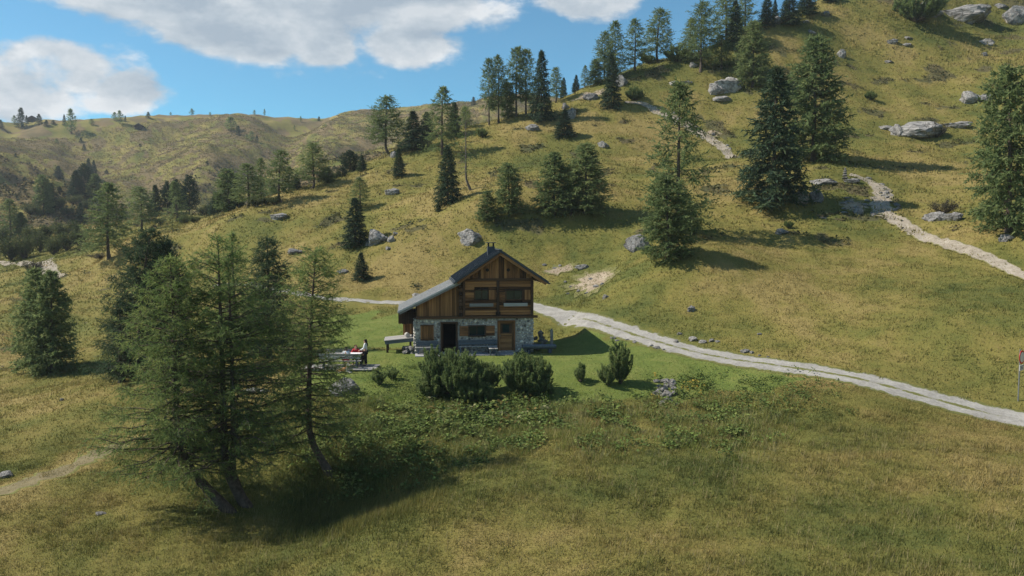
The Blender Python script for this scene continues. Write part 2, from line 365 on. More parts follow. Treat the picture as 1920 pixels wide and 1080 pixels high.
# ---- masks that steer the ground material (0..1), shared with the grass
LAWN = [(690,640,4.0),(720,610,4.0),(700,690,5.5),(640,700,3.5),(790,700,5),(900,705,5),(1000,705,4.5),(1080,655,4),(1100,695,5),(1180,680,4.5),(1260,690,4.5),(1340,700,3.4),(1390,706,2.4),(750,640,3.5),(660,600,3.0)]
LAWN = [(*hit(u, v, 40, 75)[:2], r) for u, v, r in LAWN]
WORN = [tuple(hit(u, v, 20, 60)[:2]) for u, v in ((-60, 950), (0, 925), (110, 885), (190, 850), (250, 828))]
def masks(x, y):
    D = np.hypot(x, y)
    wob = fbm2(x / 2.5, y / 2.5, 41, 3) * 1.1
    lawn = np.zeros_like(x)
    for a, b, r in LAWN: lawn = np.maximum(lawn, 1 - sstep(np.hypot(x - a, (y - b)) + wob * 1.3, r * 0.6, r * 1.25))
    dry = np.clip(0.5 + 0.55 * fbm2(x / 14, y / 14, 51, 4, 0.55) + 0.25 * fbm2(x / 2.2, y / 2.2, 52, 3), 0, 1)
    az = np.degrees(np.arctan2(x, y))
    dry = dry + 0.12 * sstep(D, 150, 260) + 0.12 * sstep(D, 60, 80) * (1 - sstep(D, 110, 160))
    wp, _ = seg_dist(x, y, WORN); dry = dry + 0.6 * (1 - sstep(wp + wob * 0.6, 0.6, 2.0))
    heath = sstep(fbm2(x / 6.5, y / 4.0, 61, 4, 0.55) + 0.10 * np.sin(x * .02), 0.46, 0.74) * sstep(D, 62, 85)
    heath = np.maximum(heath, sstep(fbm2(x / 22, y / 16, 63, 4, 0.55), -0.12, 0.30) * sstep(D, 150, 240) * 0.95)
    heath = np.maximum(heath, sstep(fbm2(x / 1.6, y / 1.6, 65, 3), 0.5, 0.8) * 0.3 * (1 - sstep(D, 60, 90)))
    fr = sstep(D, 140, 220); fine = fbm2(x / 9, y / 14, 81, 4, 0.6)
    dry = dry + fr * 0.45 * fine
    heath = np.maximum(heath, fr * sstep(fbm2(x / 5.5, y / 9, 83, 3, 0.6) + 0.35 * fbm2(x / 45, y / 45, 84, 2), 0.42, 0.62))
    green = sstep(fbm2(x / 30, y / 22, 71, 3), 0.05, 0.6) * sstep(D, 90, 200) * 0.6
    for poly, dep, wd in GULL:
        d, t = seg_dist(x, y, poly); green = np.maximum(green, np.exp(-(d / (wd * 0.75)) ** 2))
    return lawn, np.clip(dry, 0, 1), heath, green

# ---- ground sheet, finer where it is near and in front
az_f = np.arange(-43, 43.01, 0.27); az_c = np.concatenate([np.arange(-180, -43, 4.0), az_f, np.arange(46, 180, 4.0)])
rad = [2.5]
while rad[-1] < 690: rad.append(rad[-1] * (1.0085 if 14 < rad[-1] < 640 else 1.05))
rad = np.array(rad)
AZ, RD = np.meshgrid(np.radians(az_c), rad)
gx, gy = (RD * np.sin(AZ)), (RD * np.cos(AZ))
gz = H(gx.ravel(), gy.ravel()).reshape(gx.shape)
nr, na = gx.shape
ii, jj = np.meshgrid(np.arange(nr - 1), np.arange(na), indexing='ij'); j2 = (jj + 1) % na
quads = np.stack([ii * na + jj, ii * na + j2, (ii + 1) * na + j2, (ii + 1) * na + jj], -1).reshape(-1, 4)[:, ::-1]
GV = np.stack([gx.ravel(), gy.ravel(), gz.ravel()], 1)
mk = np.stack(masks(GV[:, 0], GV[:, 1]), 1)
m, t, b = material('alpine_meadow', 0.95, 0.1)
pos = wpos(t); ca = attr(t, 'cover'); sp = t.node('ShaderNodeSeparateColor'); t.link(ca, sp.inputs[0])
lawn_f, dry_f, heath_f = sp.outputs[0], sp.outputs[1], sp.outputs[2]; green_f = attr(t, 'gully', 'Fac')
nf = t.noise(pos, 3.2, 7, 0.7, 0.6); nm = t.noise(pos, 0.55, 5, 0.6, 0.5); nl = t.noise(pos, 0.09, 4, 0.55)
dr = t.math('ADD', dry_f, t.math('ADD', t.math('MULTIPLY', t.math('SUBTRACT', nf, 0.5), 0.75), t.math('MULTIPLY', t.math('SUBTRACT', nm, 0.5), 0.5)))
c = t.ramp(dr, [(0.05, (0.080, 0.096, 0.027)), (0.36, (0.134, 0.133, 0.036)), (0.68, (0.182, 0.159, 0.046)), (0.98, (0.238, 0.188, 0.070))])
c = t.mix(t.math('MULTIPLY', green_f, 0.5), c, t.ramp(nm, [(0.3, (0.125, 0.125, 0.028)), (0.7, (0.20, 0.18, 0.048))]))
hf = t.smooth(t.math('ADD', heath_f, t.math('ADD', t.math('MULTIPLY', t.math('SUBTRACT', nm, 0.5), 0.9), t.math('MULTIPLY', t.math('SUBTRACT', nf, 0.5), 0.7))), 0.35, 0.75)
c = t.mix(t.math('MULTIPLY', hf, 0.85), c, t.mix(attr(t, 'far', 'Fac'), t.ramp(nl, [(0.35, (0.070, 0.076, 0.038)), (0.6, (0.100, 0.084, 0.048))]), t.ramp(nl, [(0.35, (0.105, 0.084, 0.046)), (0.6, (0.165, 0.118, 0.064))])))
lf = t.smooth(t.math('ADD', lawn_f, t.math('MULTIPLY', t.math('SUBTRACT', nm, 0.5), 0.5)), 0.3, 0.7)
c = t.mix(lf, c, t.ramp(t.math('ADD', t.math('MULTIPLY', nm, 0.6), t.math('MULTIPLY', nf, 0.4)), [(0.32, (0.090, 0.130, 0.030)), (0.5, (0.130, 0.165, 0.040)), (0.68, (0.185, 0.195, 0.058))]))
t.link(c, b.inputs['Base Color'])
hn = t.math('ADD', t.math('MULTIPLY', t.noise(pos, 7.0, 6, 0.7), 0.4), t.math('MULTIPLY', nm, 0.8))
bump(t, b, hn, 0.85, 0.35)
M['ground'] = m
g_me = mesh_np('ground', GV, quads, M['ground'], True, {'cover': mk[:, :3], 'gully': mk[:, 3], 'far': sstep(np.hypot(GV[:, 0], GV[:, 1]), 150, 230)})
ground = tag(obj('ground', g_me), kind='structure')

# ---- gravel road and foot trails: draped strips with frayed edges
def mat_gravel(name, c0, c1, c2, grass):
    m, t, b = material(name, 0.95, 0.15); p = wpos(t)
    n = t.noise(p, 6, 8, 0.75); n2 = t.noise(p, 1.1, 4, 0.6); vo = t.node('ShaderNodeTexVoronoi'); t.put(vo.inputs['Vector'], p); vo.inputs['Scale'].default_value = 9.0
    c = t.ramp(t.math('ADD', t.math('MULTIPLY', n, 0.6), t.math('MULTIPLY', n2, 0.4)), [(0.34, c0), (0.5, c1), (0.66, c2)])
    c = t.mix(0.12, c, t.mix(1.0, c, vo.outputs['Distance'], 'MULTIPLY'))
    e = attr(t, 'grassy', 'Fac')
    g = t.smooth(t.math('MULTIPLY', e, t.math('ADD', 1.0, t.math('ADD', t.math('MULTIPLY', t.math('SUBTRACT', n2, 0.5), 2.2), t.math('MULTIPLY', t.math('SUBTRACT', n, 0.5), 2.4)))), 0.36, 0.58)
    c = t.mix(g, c, t.ramp(n, [(0.3, grass), (0.7, tuple(x * 1.7 for x in grass))]))
    t.link(c, b.inputs['Base Color']); bump(t, b, t.math('ADD', n, t.math('MULTIPLY', vo.outputs['Distance'], 0.4)), 0.5, 0.04)
    return m
def strip(name, poly, widths, mat, step=0.35, lift=0.03, seed=1, centre=0.0, nacross=17, fade=0.95, rough_edge=0.07, rut=0.0):
    poly = np.array(poly, float); d = np.r_[0, np.cumsum(np.hypot(*np.diff(poly, axis=0).T))]
    s = np.arange(0, d[-1], step)
    # smooth curve through the points
    def cr(vals):
        v = np.r_[2 * vals[0] - vals[1], vals, 2 * vals[-1] - vals[-2]]; out = np.empty_like(s)
        for k, q in enumerate(s):
            i = min(np.searchsorted(d, q, 'right') - 1, len(d) - 2); tt = (q - d[i]) / (d[i + 1] - d[i]); p0, p1, p2, p3 = v[i:i + 4]
            out[k] = 0.5 * (2 * p1 + (p2 - p0) * tt + (2 * p0 - 5 * p1 + 4 * p2 - p3) * tt ** 2 + (3 * p1 - p0 - 3 * p2 + p3) * tt ** 3)
        return out
    x, y = cr(poly[:, 0]), cr(poly[:, 1]); wd = np.interp(s, d, widths)
    tx, ty = np.gradient(x), np.gradient(y); l = np.hypot(tx, ty); nx, ny = -ty / l, tx / l
    el = wd * (0.5 + rough_edge * fbm2(s / 0.7, s * 0 + 3.3, seed, 4, 0.65)); er = wd * (0.5 + rough_edge * fbm2(s / 0.7, s * 0 + 9.1, seed + 5, 4, 0.65))
    c = np.linspace(-1, 1, nacross)
    off = np.where(c[None] < 0, c[None] * el[:, None], c[None] * er[:, None])
    X = x[:, None] + nx[:, None] * off; Y = y[:, None] + ny[:, None] * off
    Z = H(X.ravel(), Y.ravel()).reshape(X.shape) + lift - 0.02 * (np.abs(c[None]) > 0.9) + 0.012 * fbm2(X * 1.5, Y * 1.5, seed + 9, 3)
    if rut: Z -= rut * np.exp(-((np.abs(c[None]) - 0.5) / 0.2) ** 2)
    gr = np.clip((np.abs(c) - 0.55) / 0.45, 0, 1)[None] * fade + centre * np.exp(-(c / 0.2) ** 2)[None] * sstep(s, 6, 12)[:, None] * (1 - sstep(s, 36, 43))[:, None]
    n, k = X.shape; i, j = np.meshgrid(np.arange(n - 1), np.arange(k - 1), indexing='ij')
    q = np.stack([i * k + j, (i + 1) * k + j, (i + 1) * k + j + 1, i * k + j + 1], -1).reshape(-1, 4)[:, ::-1]
    me = mesh_np(name, np.stack([X, Y, Z], -1).reshape(-1, 3), q, mat, True, {'grassy': gr.ravel() if gr.shape == X.shape else np.broadcast_to(gr, X.shape).ravel()})
    return tag(obj(name, me), kind='structure')
M['gravel'] = mat_gravel('gravel', (0.19, 0.183, 0.168), (0.29, 0.28, 0.26), (0.40, 0.39, 0.365), (0.085, 0.088, 0.028))
M['trail'] = mat_gravel('trail_gravel', (0.18, 0.152, 0.115), (0.30, 0.262, 0.21), (0.44, 0.40, 0.34), (0.11, 0.105, 0.035))
strip('gravel_road', ROAD, ROAD_W, M['gravel'], 0.3, 0.035, 3, 0.6, rut=0.015)
def trail(name, px, widths, seed, dmin, dmax, **k):
    return strip(name, [tuple(hit(u, v, dmin, dmax)[:2]) for u, v in px], widths, M['trail'], 0.35, 0.10, seed, rough_edge=0.13, fade=0.7, **k)
trail('foot_trail', [(1172,192),(1205,196),(1250,216),(1290,236),(1330,262),(1362,284),(1386,297)], [0.5,1.0,2.0,2.4,2.0,1.8,0.7], 13, 70, 132)
trail('cart_track', [(2060,580),(1980,542),(1925,520),(1880,498),(1820,472),(1760,452),(1700,428),(1662,404),(1650,384),(1655,366),(1640,346),(1612,334),(1590,328)], [1.2,1.2,1.2,1.2,1.3,1.5,1.6,1.9,2.1,2.2,1.7,1.2,0.9], 14, 50, 100, centre=0.0)
trail('valley_path', [(-60,500),(0,494),(50,496),(85,490),(75,493),(92,508),(118,520)], [1.6,1.6,1.8,2.6,3.0,2.2,1.0], 15, 70, 160)
# ------------------------------------------------------------------ chalet
def unit_box(bev=0.06, name='board'):
    bm = bmesh.new(); bmesh.ops.create_cube(bm, size=1.0)
    m = bpy.data.meshes.new(name); bm.to_mesh(m); bm.free(); return m
_boxes = {}
def board(name, parent, c, size, mat, rot=(0, 0, 0), axis='z'):
    """a straight board or beam; size = (x, y, z) in the parent's frame, its long axis laid on local z so the grain runs along it"""
    key = mat.name
    if key not in _boxes:
        me = unit_box(); me.materials.append(mat); _boxes[key] = me
    o = bpy.data.objects.new(name, _boxes[key]); link(o, parent)
    sx, sy, sz = size
    q = Matrix.Rotation(rot[2], 4, 'Z') @ Matrix.Rotation(rot[1], 4, 'Y') @ Matrix.Rotation(rot[0], 4, 'X')
    if axis == 'x': q = q @ Matrix.Rotation(R(90), 4, 'Y'); sc = (sz, sy, sx)
    elif axis == 'y': q = q @ Matrix.Rotation(R(-90), 4, 'X'); sc = (sx, sz, sy)
    else: sc = size
    o.rotation_euler = q.to_euler(); o.scale = sc; o.location = c
    return o
def boxes_mesh(name, boxes, mat):
    V, Q = [], []
    for x0, x1, y0, y1, z0, z1 in boxes:
        k = len(V); V += [(x0, y0, z0), (x1, y0, z0), (x1, y1, z0), (x0, y1, z0), (x0, y0, z1), (x1, y0, z1), (x1, y1, z1), (x0, y1, z1)]
        Q += [[k + i for i in f] for f in ((0, 3, 2, 1), (4, 5, 6, 7), (0, 1, 5, 4), (1, 2, 6, 5), (2, 3, 7, 6), (3, 0, 4, 7))]
    return mesh_np(name, V, Q, mat, False)
def prism_y(name, poly, y0, y1, mat):
    n = len(poly); V = [(x, y0, z) for x, z in poly] + [(x, y1, z) for x, z in poly]
    bm = bmesh.new(); vs = [bm.verts.new(v) for v in V]
    bm.faces.new(vs[:n]); bm.faces.new(vs[n:][::-1])
    for i in range(n): bm.faces.new([vs[i], vs[n + i], vs[n + (i + 1) % n], vs[(i + 1) % n]])
    bmesh.ops.recalc_face_normals(bm, faces=bm.faces); m = bpy.data.meshes.new(name); bm.to_mesh(m); bm.free()
    if mat: m.materials.append(mat)
    return m
rnd = random.Random(7)
house = empty('chalet', tuple(H0), HOUSE_A)
tag(house, 'timber and stone chalet with dark gabled roof on the green terrace', 'chalet')
DEP = 4.9
# openings of the ground floor: x0, x1, z0, z1
OP = [(1.79, 2.72, 0.05, 1.97), (3.56, 4.60, 1.13, 1.77), (5.50, 6.50, 0.10, 2.03), (0.47, 1.19, 0.95, 1.83)]
xs = sorted({0, 7.79, *[o[0] for o in OP], *[o[1] for o in OP]}); zs = sorted({-0.9, 2.26, *[o[2] for o in OP], *[o[3] for o in OP]})
cells = []
for x0, x1 in zip(xs[:-1], xs[1:]):
    run = None
    for z0, z1 in zip(zs[:-1], zs[1:]):
        hole = any(o[0] <= x0 and x1 <= o[1] and o[2] <= z0 and z1 <= o[3] for o in OP)
        if hole:
            if run: cells.append((x0, x1, 0, 0.45, *run)); run = None
        else: run = (run[0], z1) if run else (z0, z1)
    if run: cells.append((x0, x1, 0, 0.45, *run))
cells += [(0, 0.45, 0.45, DEP, -0.9, 2.26), (7.34, 7.79, 0.45, DEP, -0.9, 2.26), (0.45, 7.34, DEP - 0.45, DEP, -0.9, 2.26)]
stone_wall = obj('stone_wall', boxes_mesh('stone_wall', cells, M['mortar']), house)
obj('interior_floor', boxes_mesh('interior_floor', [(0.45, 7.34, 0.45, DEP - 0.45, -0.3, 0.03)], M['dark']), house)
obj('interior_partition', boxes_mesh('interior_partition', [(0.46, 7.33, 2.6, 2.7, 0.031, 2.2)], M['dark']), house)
# rounded field stones set into the mortar
ico = bmesh.new(); bmesh.ops.create_icosphere(ico, subdivisions=1, radius=1.0)
IV = np.array([v.co for v in ico.verts]); IF = np.array([[v.index for v in f.verts] for f in ico.faces]); ico.free()
rg = np.random.default_rng(5)
def stones_on(n_try, size, to3d, wlim, hlim, avoid):
    P_, V, Fc, C = [], [], [], []; k = 0
    for _ in range(n_try):
        r = rg.uniform(*size) * (0.75 + 0.5 * rg.random()); a, h = rg.uniform(r * .6, wlim - r * .6), rg.uniform(hlim[0], hlim[1])
        if any(o[0] - r * .8 < a < o[1] + r * .8 and o[2] - r * .8 < h < o[3] + r * .8 for o in avoid): continue
        if any((a - p) ** 2 + (h - q) ** 2 < (0.9 * (r + s)) ** 2 for p, q, s in P_): continue
        P_.append((a, h, r))
        v = IV * (1 + 0.16 * rg.standard_normal((len(IV), 1))); ang = rg.uniform(0, 6.3)
        u_, w_ = v[:, 0] * r * rg.uniform(0.9, 1.25), v[:, 2] * r * 0.95
        uu = u_ * math.cos(ang) - w_ * math.sin(ang); ww = u_ * math.sin(ang) + w_ * math.cos(ang)
        V.append(to3d(a + uu, v[:, 1] * 0.055, h + ww)); Fc.append(IF + k); k += len(IV)
        C.append(np.full(len(IV), rg.random()))
    return np.concatenate(V), np.concatenate(Fc), np.concatenate(C)
m, t, b = material('field_stone', 0.9, 0.25); f_ = attr(t, 'tint', 'Fac'); nn = t.noise(objco(t), 14, 5, 0.65)
t.link(t.ramp(t.math('ADD', f_, t.math('MULTIPLY', t.math('SUBTRACT', nn, 0.5), 0.5)), [(0.0, (0.13, 0.125, 0.12)), (0.40, (0.38, 0.355, 0.33)), (0.7, (0.58, 0.54, 0.48)), (1.0, (0.76, 0.71, 0.63))]), b.inputs['Base Color'])
bump(t, b, nn, 0.5, 0.02); M['fieldstone'] = m
av = [(o[0] - .09, o[1] + .09, o[2], o[3] + .09) for o in OP] + [(2.92, 3.56, 1.1, 1.78), (4.6, 5.24, 1.1, 1.78)]
a1 = stones_on(6000, (0.055, 0.115), lambda u, d, z: np.stack([u, d - 0.005, z], 1), 7.79, (-0.1, 2.2), av)
a2 = stones_on(3000, (0.06, 0.12), lambda u, d, z: np.stack([-d + 7.795, u, z], 1), DEP, (-0.2, 2.2), [])
a3 = stones_on(3000, (0.06, 0.12), lambda u, d, z: np.stack([d - 0.005, u, z], 1), DEP, (-0.2, 2.2), [])
sv = np.concatenate([a1[0], a2[0], a3[0]]); sf = np.concatenate([a1[1], a2[1] + len(a1[0]), a3[1] + len(a1[0]) + len(a2[0])]); sc_ = np.concatenate([a1[2], a2[2], a3[2]])
tag(obj('stones', mesh_np('stones', sv, sf, M['fieldstone'], True, {'tint': sc_}), stone_wall), kind='stuff')

# upper storey ---------------------------------------------------
UX0, UX1, UZ0, UZ1 = 3.17, 7.75, 2.40, 4.74
RX, RZ = 5.57, 6.71                       # ridge
EL, ER = (2.62, 4.72), (8.72, 4.64)       # eave ends
sl_l = (RZ - EL[1]) / (RX - EL[0]); sl_r = (RZ - ER[1]) / (ER[0] - RX)
def under(x):   # underside of the main roof
    return (RZ - (RX - x) * sl_l if x < RX else RZ - (x - RX) * sl_r) - 0.24
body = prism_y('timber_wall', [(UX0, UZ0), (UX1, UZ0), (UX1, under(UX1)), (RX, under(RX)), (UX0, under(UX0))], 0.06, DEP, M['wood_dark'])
timber = obj('timber_wall', body, house)
WIN = [(3.96, 4.79, 3.52, 4.10), (6.00, 7.04, 3.48, 4.06)]
post_x = 5.46
# horizontal boards in two bays
z = UZ0 + 0.06
while z < UZ1 - 0.05:
    hgt = min(rnd.uniform(0.15, 0.21), UZ1 - z)
    for (bx0, bx1), wn in zip(((UX0 + 0.12, post_x - 0.09), (post_x + 0.09, UX1 - 0.1)), WIN):
        segs = [(bx0, bx1)]
        if z + hgt > wn[2] - 0.04 and z < wn[3] + 0.04: segs = [(bx0, wn[0] - 0.05), (wn[1] + 0.05, bx1)]
        for s0, s1 in segs:
            if s1 - s0 > 0.05:
                board('plank', timber, ((s0 + s1) / 2, 0.03 + rnd.uniform(-0.008, 0.008), z + hgt / 2), (s1 - s0, 0.07, hgt - 0.016), M['wood'], axis='x')
    z += hgt
# vertical boards of the gable
x = UX0 + 0.1
while x < UX1 - 0.06:
    wdt = min(rnd.uniform(0.13, 0.22), UX1 - x)
    top = min(under(x), under(x + wdt)) - 0.015; z0 = UZ1 + 0.13
    if top - z0 > 0.08: board('plank', timber, (x + wdt / 2, 0.025 + rnd.uniform(-0.012, 0.012), (z0 + top) / 2), (wdt - 0.014, 0.05, top - z0), M['wood'])
    x += wdt
for hxp in (4.76, 6.14):
    bm = bmesh.new(); bmesh.ops.create_cone(bm, cap_ends=True, segments=14, radius1=0.11, radius2=0.11, depth=0.03, matrix=Matrix.Translation((hxp, -0.022, 5.42)) @ Matrix.Rotation(R(90), 4, 'X'))
    me = bpy.data.meshes.new('vent_hole'); bm.to_mesh(me); bm.free(); me.materials.append(M['dark']); obj('vent_hole', me, timber)
board('tie_beam', house, ((UX0 + UX1) / 2, -0.02, UZ1 + 0.06), (UX1 - UX0 + 0.3, 0.16, 0.14), M['wood_dark'], axis='x')
for px_ in (UX0 + 0.05, post_x, UX1 - 0.04): board('corner_post', house, (px_, -0.012, (UZ0 + UZ1) / 2 - 0.01), (0.17, 0.16, UZ1 - UZ0 - 0.03), M['wood_dark'])
board('sill_beam', house, (4.1, -0.03, 2.34), (7.95, 0.24, 0.155), M['wood_dark'], axis='x')
board('bracket', house, (post_x, -0.06, 2.56), (0.30, 0.14, 0.24), M['wood_dark'], axis='x')
def window(parent, x0, x1, z0, z1, y, glass=True, mull=True):
    g = board('window', parent, ((x0 + x1) / 2, y + 0.03, (z0 + z1) / 2), (x1 - x0, 0.03, z1 - z0), M['glass'])
    inv = g  # frame pieces go next to the pane under the same wall
    for nm, c, s, ax in (('window_frame', ((x0 + x1) / 2, y - 0.01, z1 + 0.03), (x1 - x0 + 0.16, 0.09, 0.07), 'x'), ('window_sill', ((x0 + x1) / 2, y - 0.02, z0 - 0.03), (x1 - x0 + 0.16, 0.11, 0.06), 'x'),
                         ('window_frame', (x0 - 0.035, y - 0.01, (z0 + z1) / 2), (0.07, 0.09, z1 - z0 + 0.01), 'z'), ('window_frame', (x1 + 0.035, y - 0.01, (z0 + z1) / 2), (0.07, 0.09, z1 - z0 + 0.01), 'z')):
        board(nm, parent, c, s, M['wood_dark'], axis=ax)
    if mull: board('glazing_bar', parent, ((x0 + x1) / 2, y + 0.008, (z0 + z1) / 2), (0.04, 0.03, z1 - z0), M['wood_dark'])
for wn in WIN: window(timber, *wn, 0.0)
for k, (x0, x1, z0, z1) in enumerate(((4.86, 5.34, 3.50, 4.12), (7.11, 7.60, 3.46, 4.10))):
    n = 4
    for i in range(n): board('shutter_board', timber, (x0 + (i + .5) * (x1 - x0) / n, -0.03, (z0 + z1) / 2), ((x1 - x0) / n - 0.01, 0.04, z1 - z0), M['wood'])
for x0, x1 in ((3.58, 5.13), (5.83, 7.38)):
    pb = board('planter_box', house, ((x0 + x1) / 2, -0.14, 3.15), (x1 - x0, 0.20, 0.20), M['wood_grey'], axis='x')

# lean-to --------------------------------------------------------
LE = (-1.05, 2.76); LT = (3.0, 4.74); ls = (LT[1] - LE[1]) / (LT[0] - LE[0])
def lunder(x): return LE[1] + (x - LE[0]) * ls - 0.17
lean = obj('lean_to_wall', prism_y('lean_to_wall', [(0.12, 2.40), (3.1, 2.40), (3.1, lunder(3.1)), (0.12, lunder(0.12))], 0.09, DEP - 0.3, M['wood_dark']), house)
x = 0.2
while x < 2.86:
    wdt = rnd.uniform(0.12, 0.20); top = lunder(x) - 0.02
    if top > 2.5: board('plank', lean, (x + wdt / 2, 0.055 + rnd.uniform(-0.012, 0.012), (2.43 + top) / 2), (wdt - 0.014, 0.05, top - 2.43), M['wood_warm'] if rnd.random() < 0.75 else M['wood'])
    x += wdt
for i in range(9): board('log_end', lean, (3.0 + 0.02 * (i % 2), 0.0, 2.5 + i * 0.235), (0.2, 0.3, 0.2), M['wood_dark'], axis='y')
# side chamber that hangs out over the left wall
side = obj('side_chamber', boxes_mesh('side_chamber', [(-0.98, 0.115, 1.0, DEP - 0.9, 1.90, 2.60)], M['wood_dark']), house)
for i in range(7): board('plank', side, (-0.90 + i * 0.158, 0.975, 2.24), (0.145, 0.04, 0.74 + 0.03 * (i % 3)), M['wood_dark'])
for i in range(15): board('plank', side, (-1.005, 1.1 + i * 0.2, 2.24), (0.04, 0.185, 0.72), M['wood_dark'])
sd_ = obj('side_door', boxes_mesh('side_door', [(-0.74, -0.03, 2.4, 2.5, 0.6, 1.885)], M['wood_dark']), house)
for i in range(5): board('plank', sd_, (-0.66 + i * 0.14, 2.385, 1.24), (0.13, 0.04, 1.2), M['wood_warm'])

# roofs ----------------------------------------------------------
Y0, Y1 = -0.65, DEP + 0.45
def slab(name, p, q, th, y0, y1, mat, parent):
    (x0, z0), (x1, z1) = p, q; L = math.hypot(x1 - x0, z1 - z0); nx_, nz_ = -(z1 - z0) / L, (x1 - x0) / L
    if nz_ < 0: nx_, nz_ = -nx_, -nz_
    return obj(name, prism_y(name, [(x0, z0), (x1, z1), (x1 - nx_ * th, z1 - nz_ * th), (x0 - nx_ * th, z0 - nz_ * th)], y0, y1, mat), parent)
roof = obj('roof', prism_y('roof', [EL, (RX, RZ), ER, (ER[0] - 0.04, ER[1] - 0.10), (RX, RZ - 0.12), (EL[0] + 0.04, EL[1] - 0.10)], Y0, Y1, M['roof']), house)
for a, bq, nseam in ((EL, (RX, RZ), 15), ((RX, RZ), ER, 15)):
    L = math.hypot(bq[0] - a[0], bq[1] - a[1]); ang = math.atan2(bq[1] - a[1], bq[0] - a[0])
    for i in range(nseam):
        y = Y0 + 0.03 + i * (Y1 - Y0 - 0.06) / (nseam - 1)
        board('roof_seam', roof, ((a[0] + bq[0]) / 2 - math.sin(ang) * 0.022, y, (a[1] + bq[1]) / 2 + math.cos(ang) * 0.022), (L - 0.05, 0.035, 0.04), M['roof'], rot=(0, -ang, 0), axis='x')
    # barge boards and rafters below
    c = ((a[0] + bq[0]) / 2 + math.sin(ang) * 0.20, (a[1] + bq[1]) / 2 - math.cos(ang) * 0.20)
    board('barge_board', roof, (c[0], Y0 + 0.10, c[1]), (L - 0.12, 0.05, 0.17), M['wood_grey'] if False else M['wood'], rot=(0, -ang, 0), axis='x')
    for i in range(5): board('rafter', roof, (c[0], 0.4 + i * 1.0, c[1] + 0.02), (L - 0.16, 0.10, 0.13), M['wood_dark'], rot=(0, -ang, 0), axis='x')
    board('gutter', roof, ((EL[0] - 0.05, (Y0 + Y1) / 2, EL[1] - 0.10) if a == EL else (ER[0] + 0.05, (Y0 + Y1) / 2, ER[1] - 0.10)), (0.10, Y1 - Y0, 0.09), M['roof'], axis='y')
board('ridge_cap', roof, (RX, (Y0 + Y1) / 2, RZ + 0.03), (0.26, Y1 - Y0 + 0.05, 0.05), M['roof'], axis='y')
LY0, LY1 = -0.42, DEP + 0.15
lroof = slab('lean_to_roof', LE, LT, 0.07, LY0, LY1, M['roof_pale'], house)
L = math.hypot(LT[0] - LE[0], LT[1] - LE[1]); ang = math.atan2(LT[1] - LE[1], LT[0] - LE[0])
cxm, czm = (LE[0] + LT[0]) / 2, (LE[1] + LT[1]) / 2
for i in range(13):
    board('roof_seam', lroof, (cxm - math.sin(ang) * 0.02, LY0 + 0.03 + i * (LY1 - LY0 - 0.06) / 12, czm + math.cos(ang) * 0.02), (L - 0.04, 0.04, 0.045), M['roof_pale'], rot=(0, -ang, 0), axis='x')
board('barge_board', lroof, (cxm + math.sin(ang) * 0.13, LY0 + 0.06, czm - math.cos(ang) * 0.13), (L - 0.1, 0.05, 0.12), M['wood_grey'], rot=(0, -ang, 0), axis='x')
for i in range(5): board('rafter', lroof, (cxm + math.sin(ang) * 0.125, 0.35 + i * 1.0, czm - math.cos(ang) * 0.125), (L - 0.2, 0.09, 0.1), M['wood_dark'], rot=(0, -ang, 0), axis='x')
# chimney
ch = obj('chimney', boxes_mesh('chimney', [(4.96, 5.44, 1.8, 2.3, 5.9, 6.92)], M['roof']), house)
for dx in (0.03, 0.37):
    for dy in (0.03, 0.40): board('chimney_post', ch, (4.96 + dx + 0.04, 1.8 + dy + 0.03, 7.04), (0.07, 0.07, 0.24), M['dark'])
board('chimney_cap', ch, (5.2, 2.05, 7.18), (0.64, 0.66, 0.05), M['roof'], axis='y')

# ground-floor joinery -------------------------------------------
def frame(parent, x0, x1, z0, z1, mat, wd=0.09, bottom=True):
    board('door_frame' if not bottom else 'window_frame', parent, ((x0 + x1) / 2, -0.03, z1 + wd / 2 - 0.01), (x1 - x0 + 2 * wd, 0.12, wd), mat, axis='x')
    for xx in (x0 - wd / 2 + 0.01, x1 + wd / 2 - 0.01): board('door_frame' if not bottom else 'window_frame', parent, (xx, -0.028, (z0 + z1) / 2), (wd, 0.12, z1 - z0 - 0.02), mat)
    if bottom: board('window_sill', parent, ((x0 + x1) / 2, -0.05, z0 - wd / 2 + 0.01), (x1 - x0 + 2 * wd, 0.16, wd), mat, axis='x')
frame(stone_wall, *OP[0], M['wood_dark'], 0.10, False)
frame(stone_wall, *OP[2], M['wood'], 0.09, False)
frame(stone_wall, *OP[1], M['wood_dark'], 0.06, True)
frame(stone_wall, *OP[3], M['wood'], 0.07, True)
# open door leaf folded inward
dl = obj('open_door', boxes_mesh('open_door', [(1.84, 1.90, 0.5, 1.3, 0.08, 1.93)], M['wood_dark']), house)
# boarded window
bw = obj('closed_shutter', boxes_mesh('closed_shutter', [(0.48, 1.18, 0.06, 0.10, 0.96, 1.82)], M['wood_dark']), house)
for i in range(5): board('plank', bw, (0.55 + i * 0.14, 0.035, 1.39), (0.128, 0.05, 0.84), M['wood_warm'])
# window with open shutters
board('window', house, (4.08, 0.20, 1.45), (1.04, 0.03, 0.64), M['glass'])
board('glazing_bar', house, (4.08, 0.17, 1.45), (0.04, 0.03, 0.64), M['wood_dark'])
for x0, x1 in ((2.93, 3.49), (4.67, 5.23)):
    sh = board('shutter', house, ((x0 + x1) / 2, -0.03, 1.45), (x1 - x0, 0.03, 0.66), M['wood_dark'])
    for i in range(4): board('shutter_board', house, ((x0 + x1) / 2, -0.055, 1.205 + i * 0.163), (x1 - x0, 0.02, 0.15), M['wood'], axis='x')
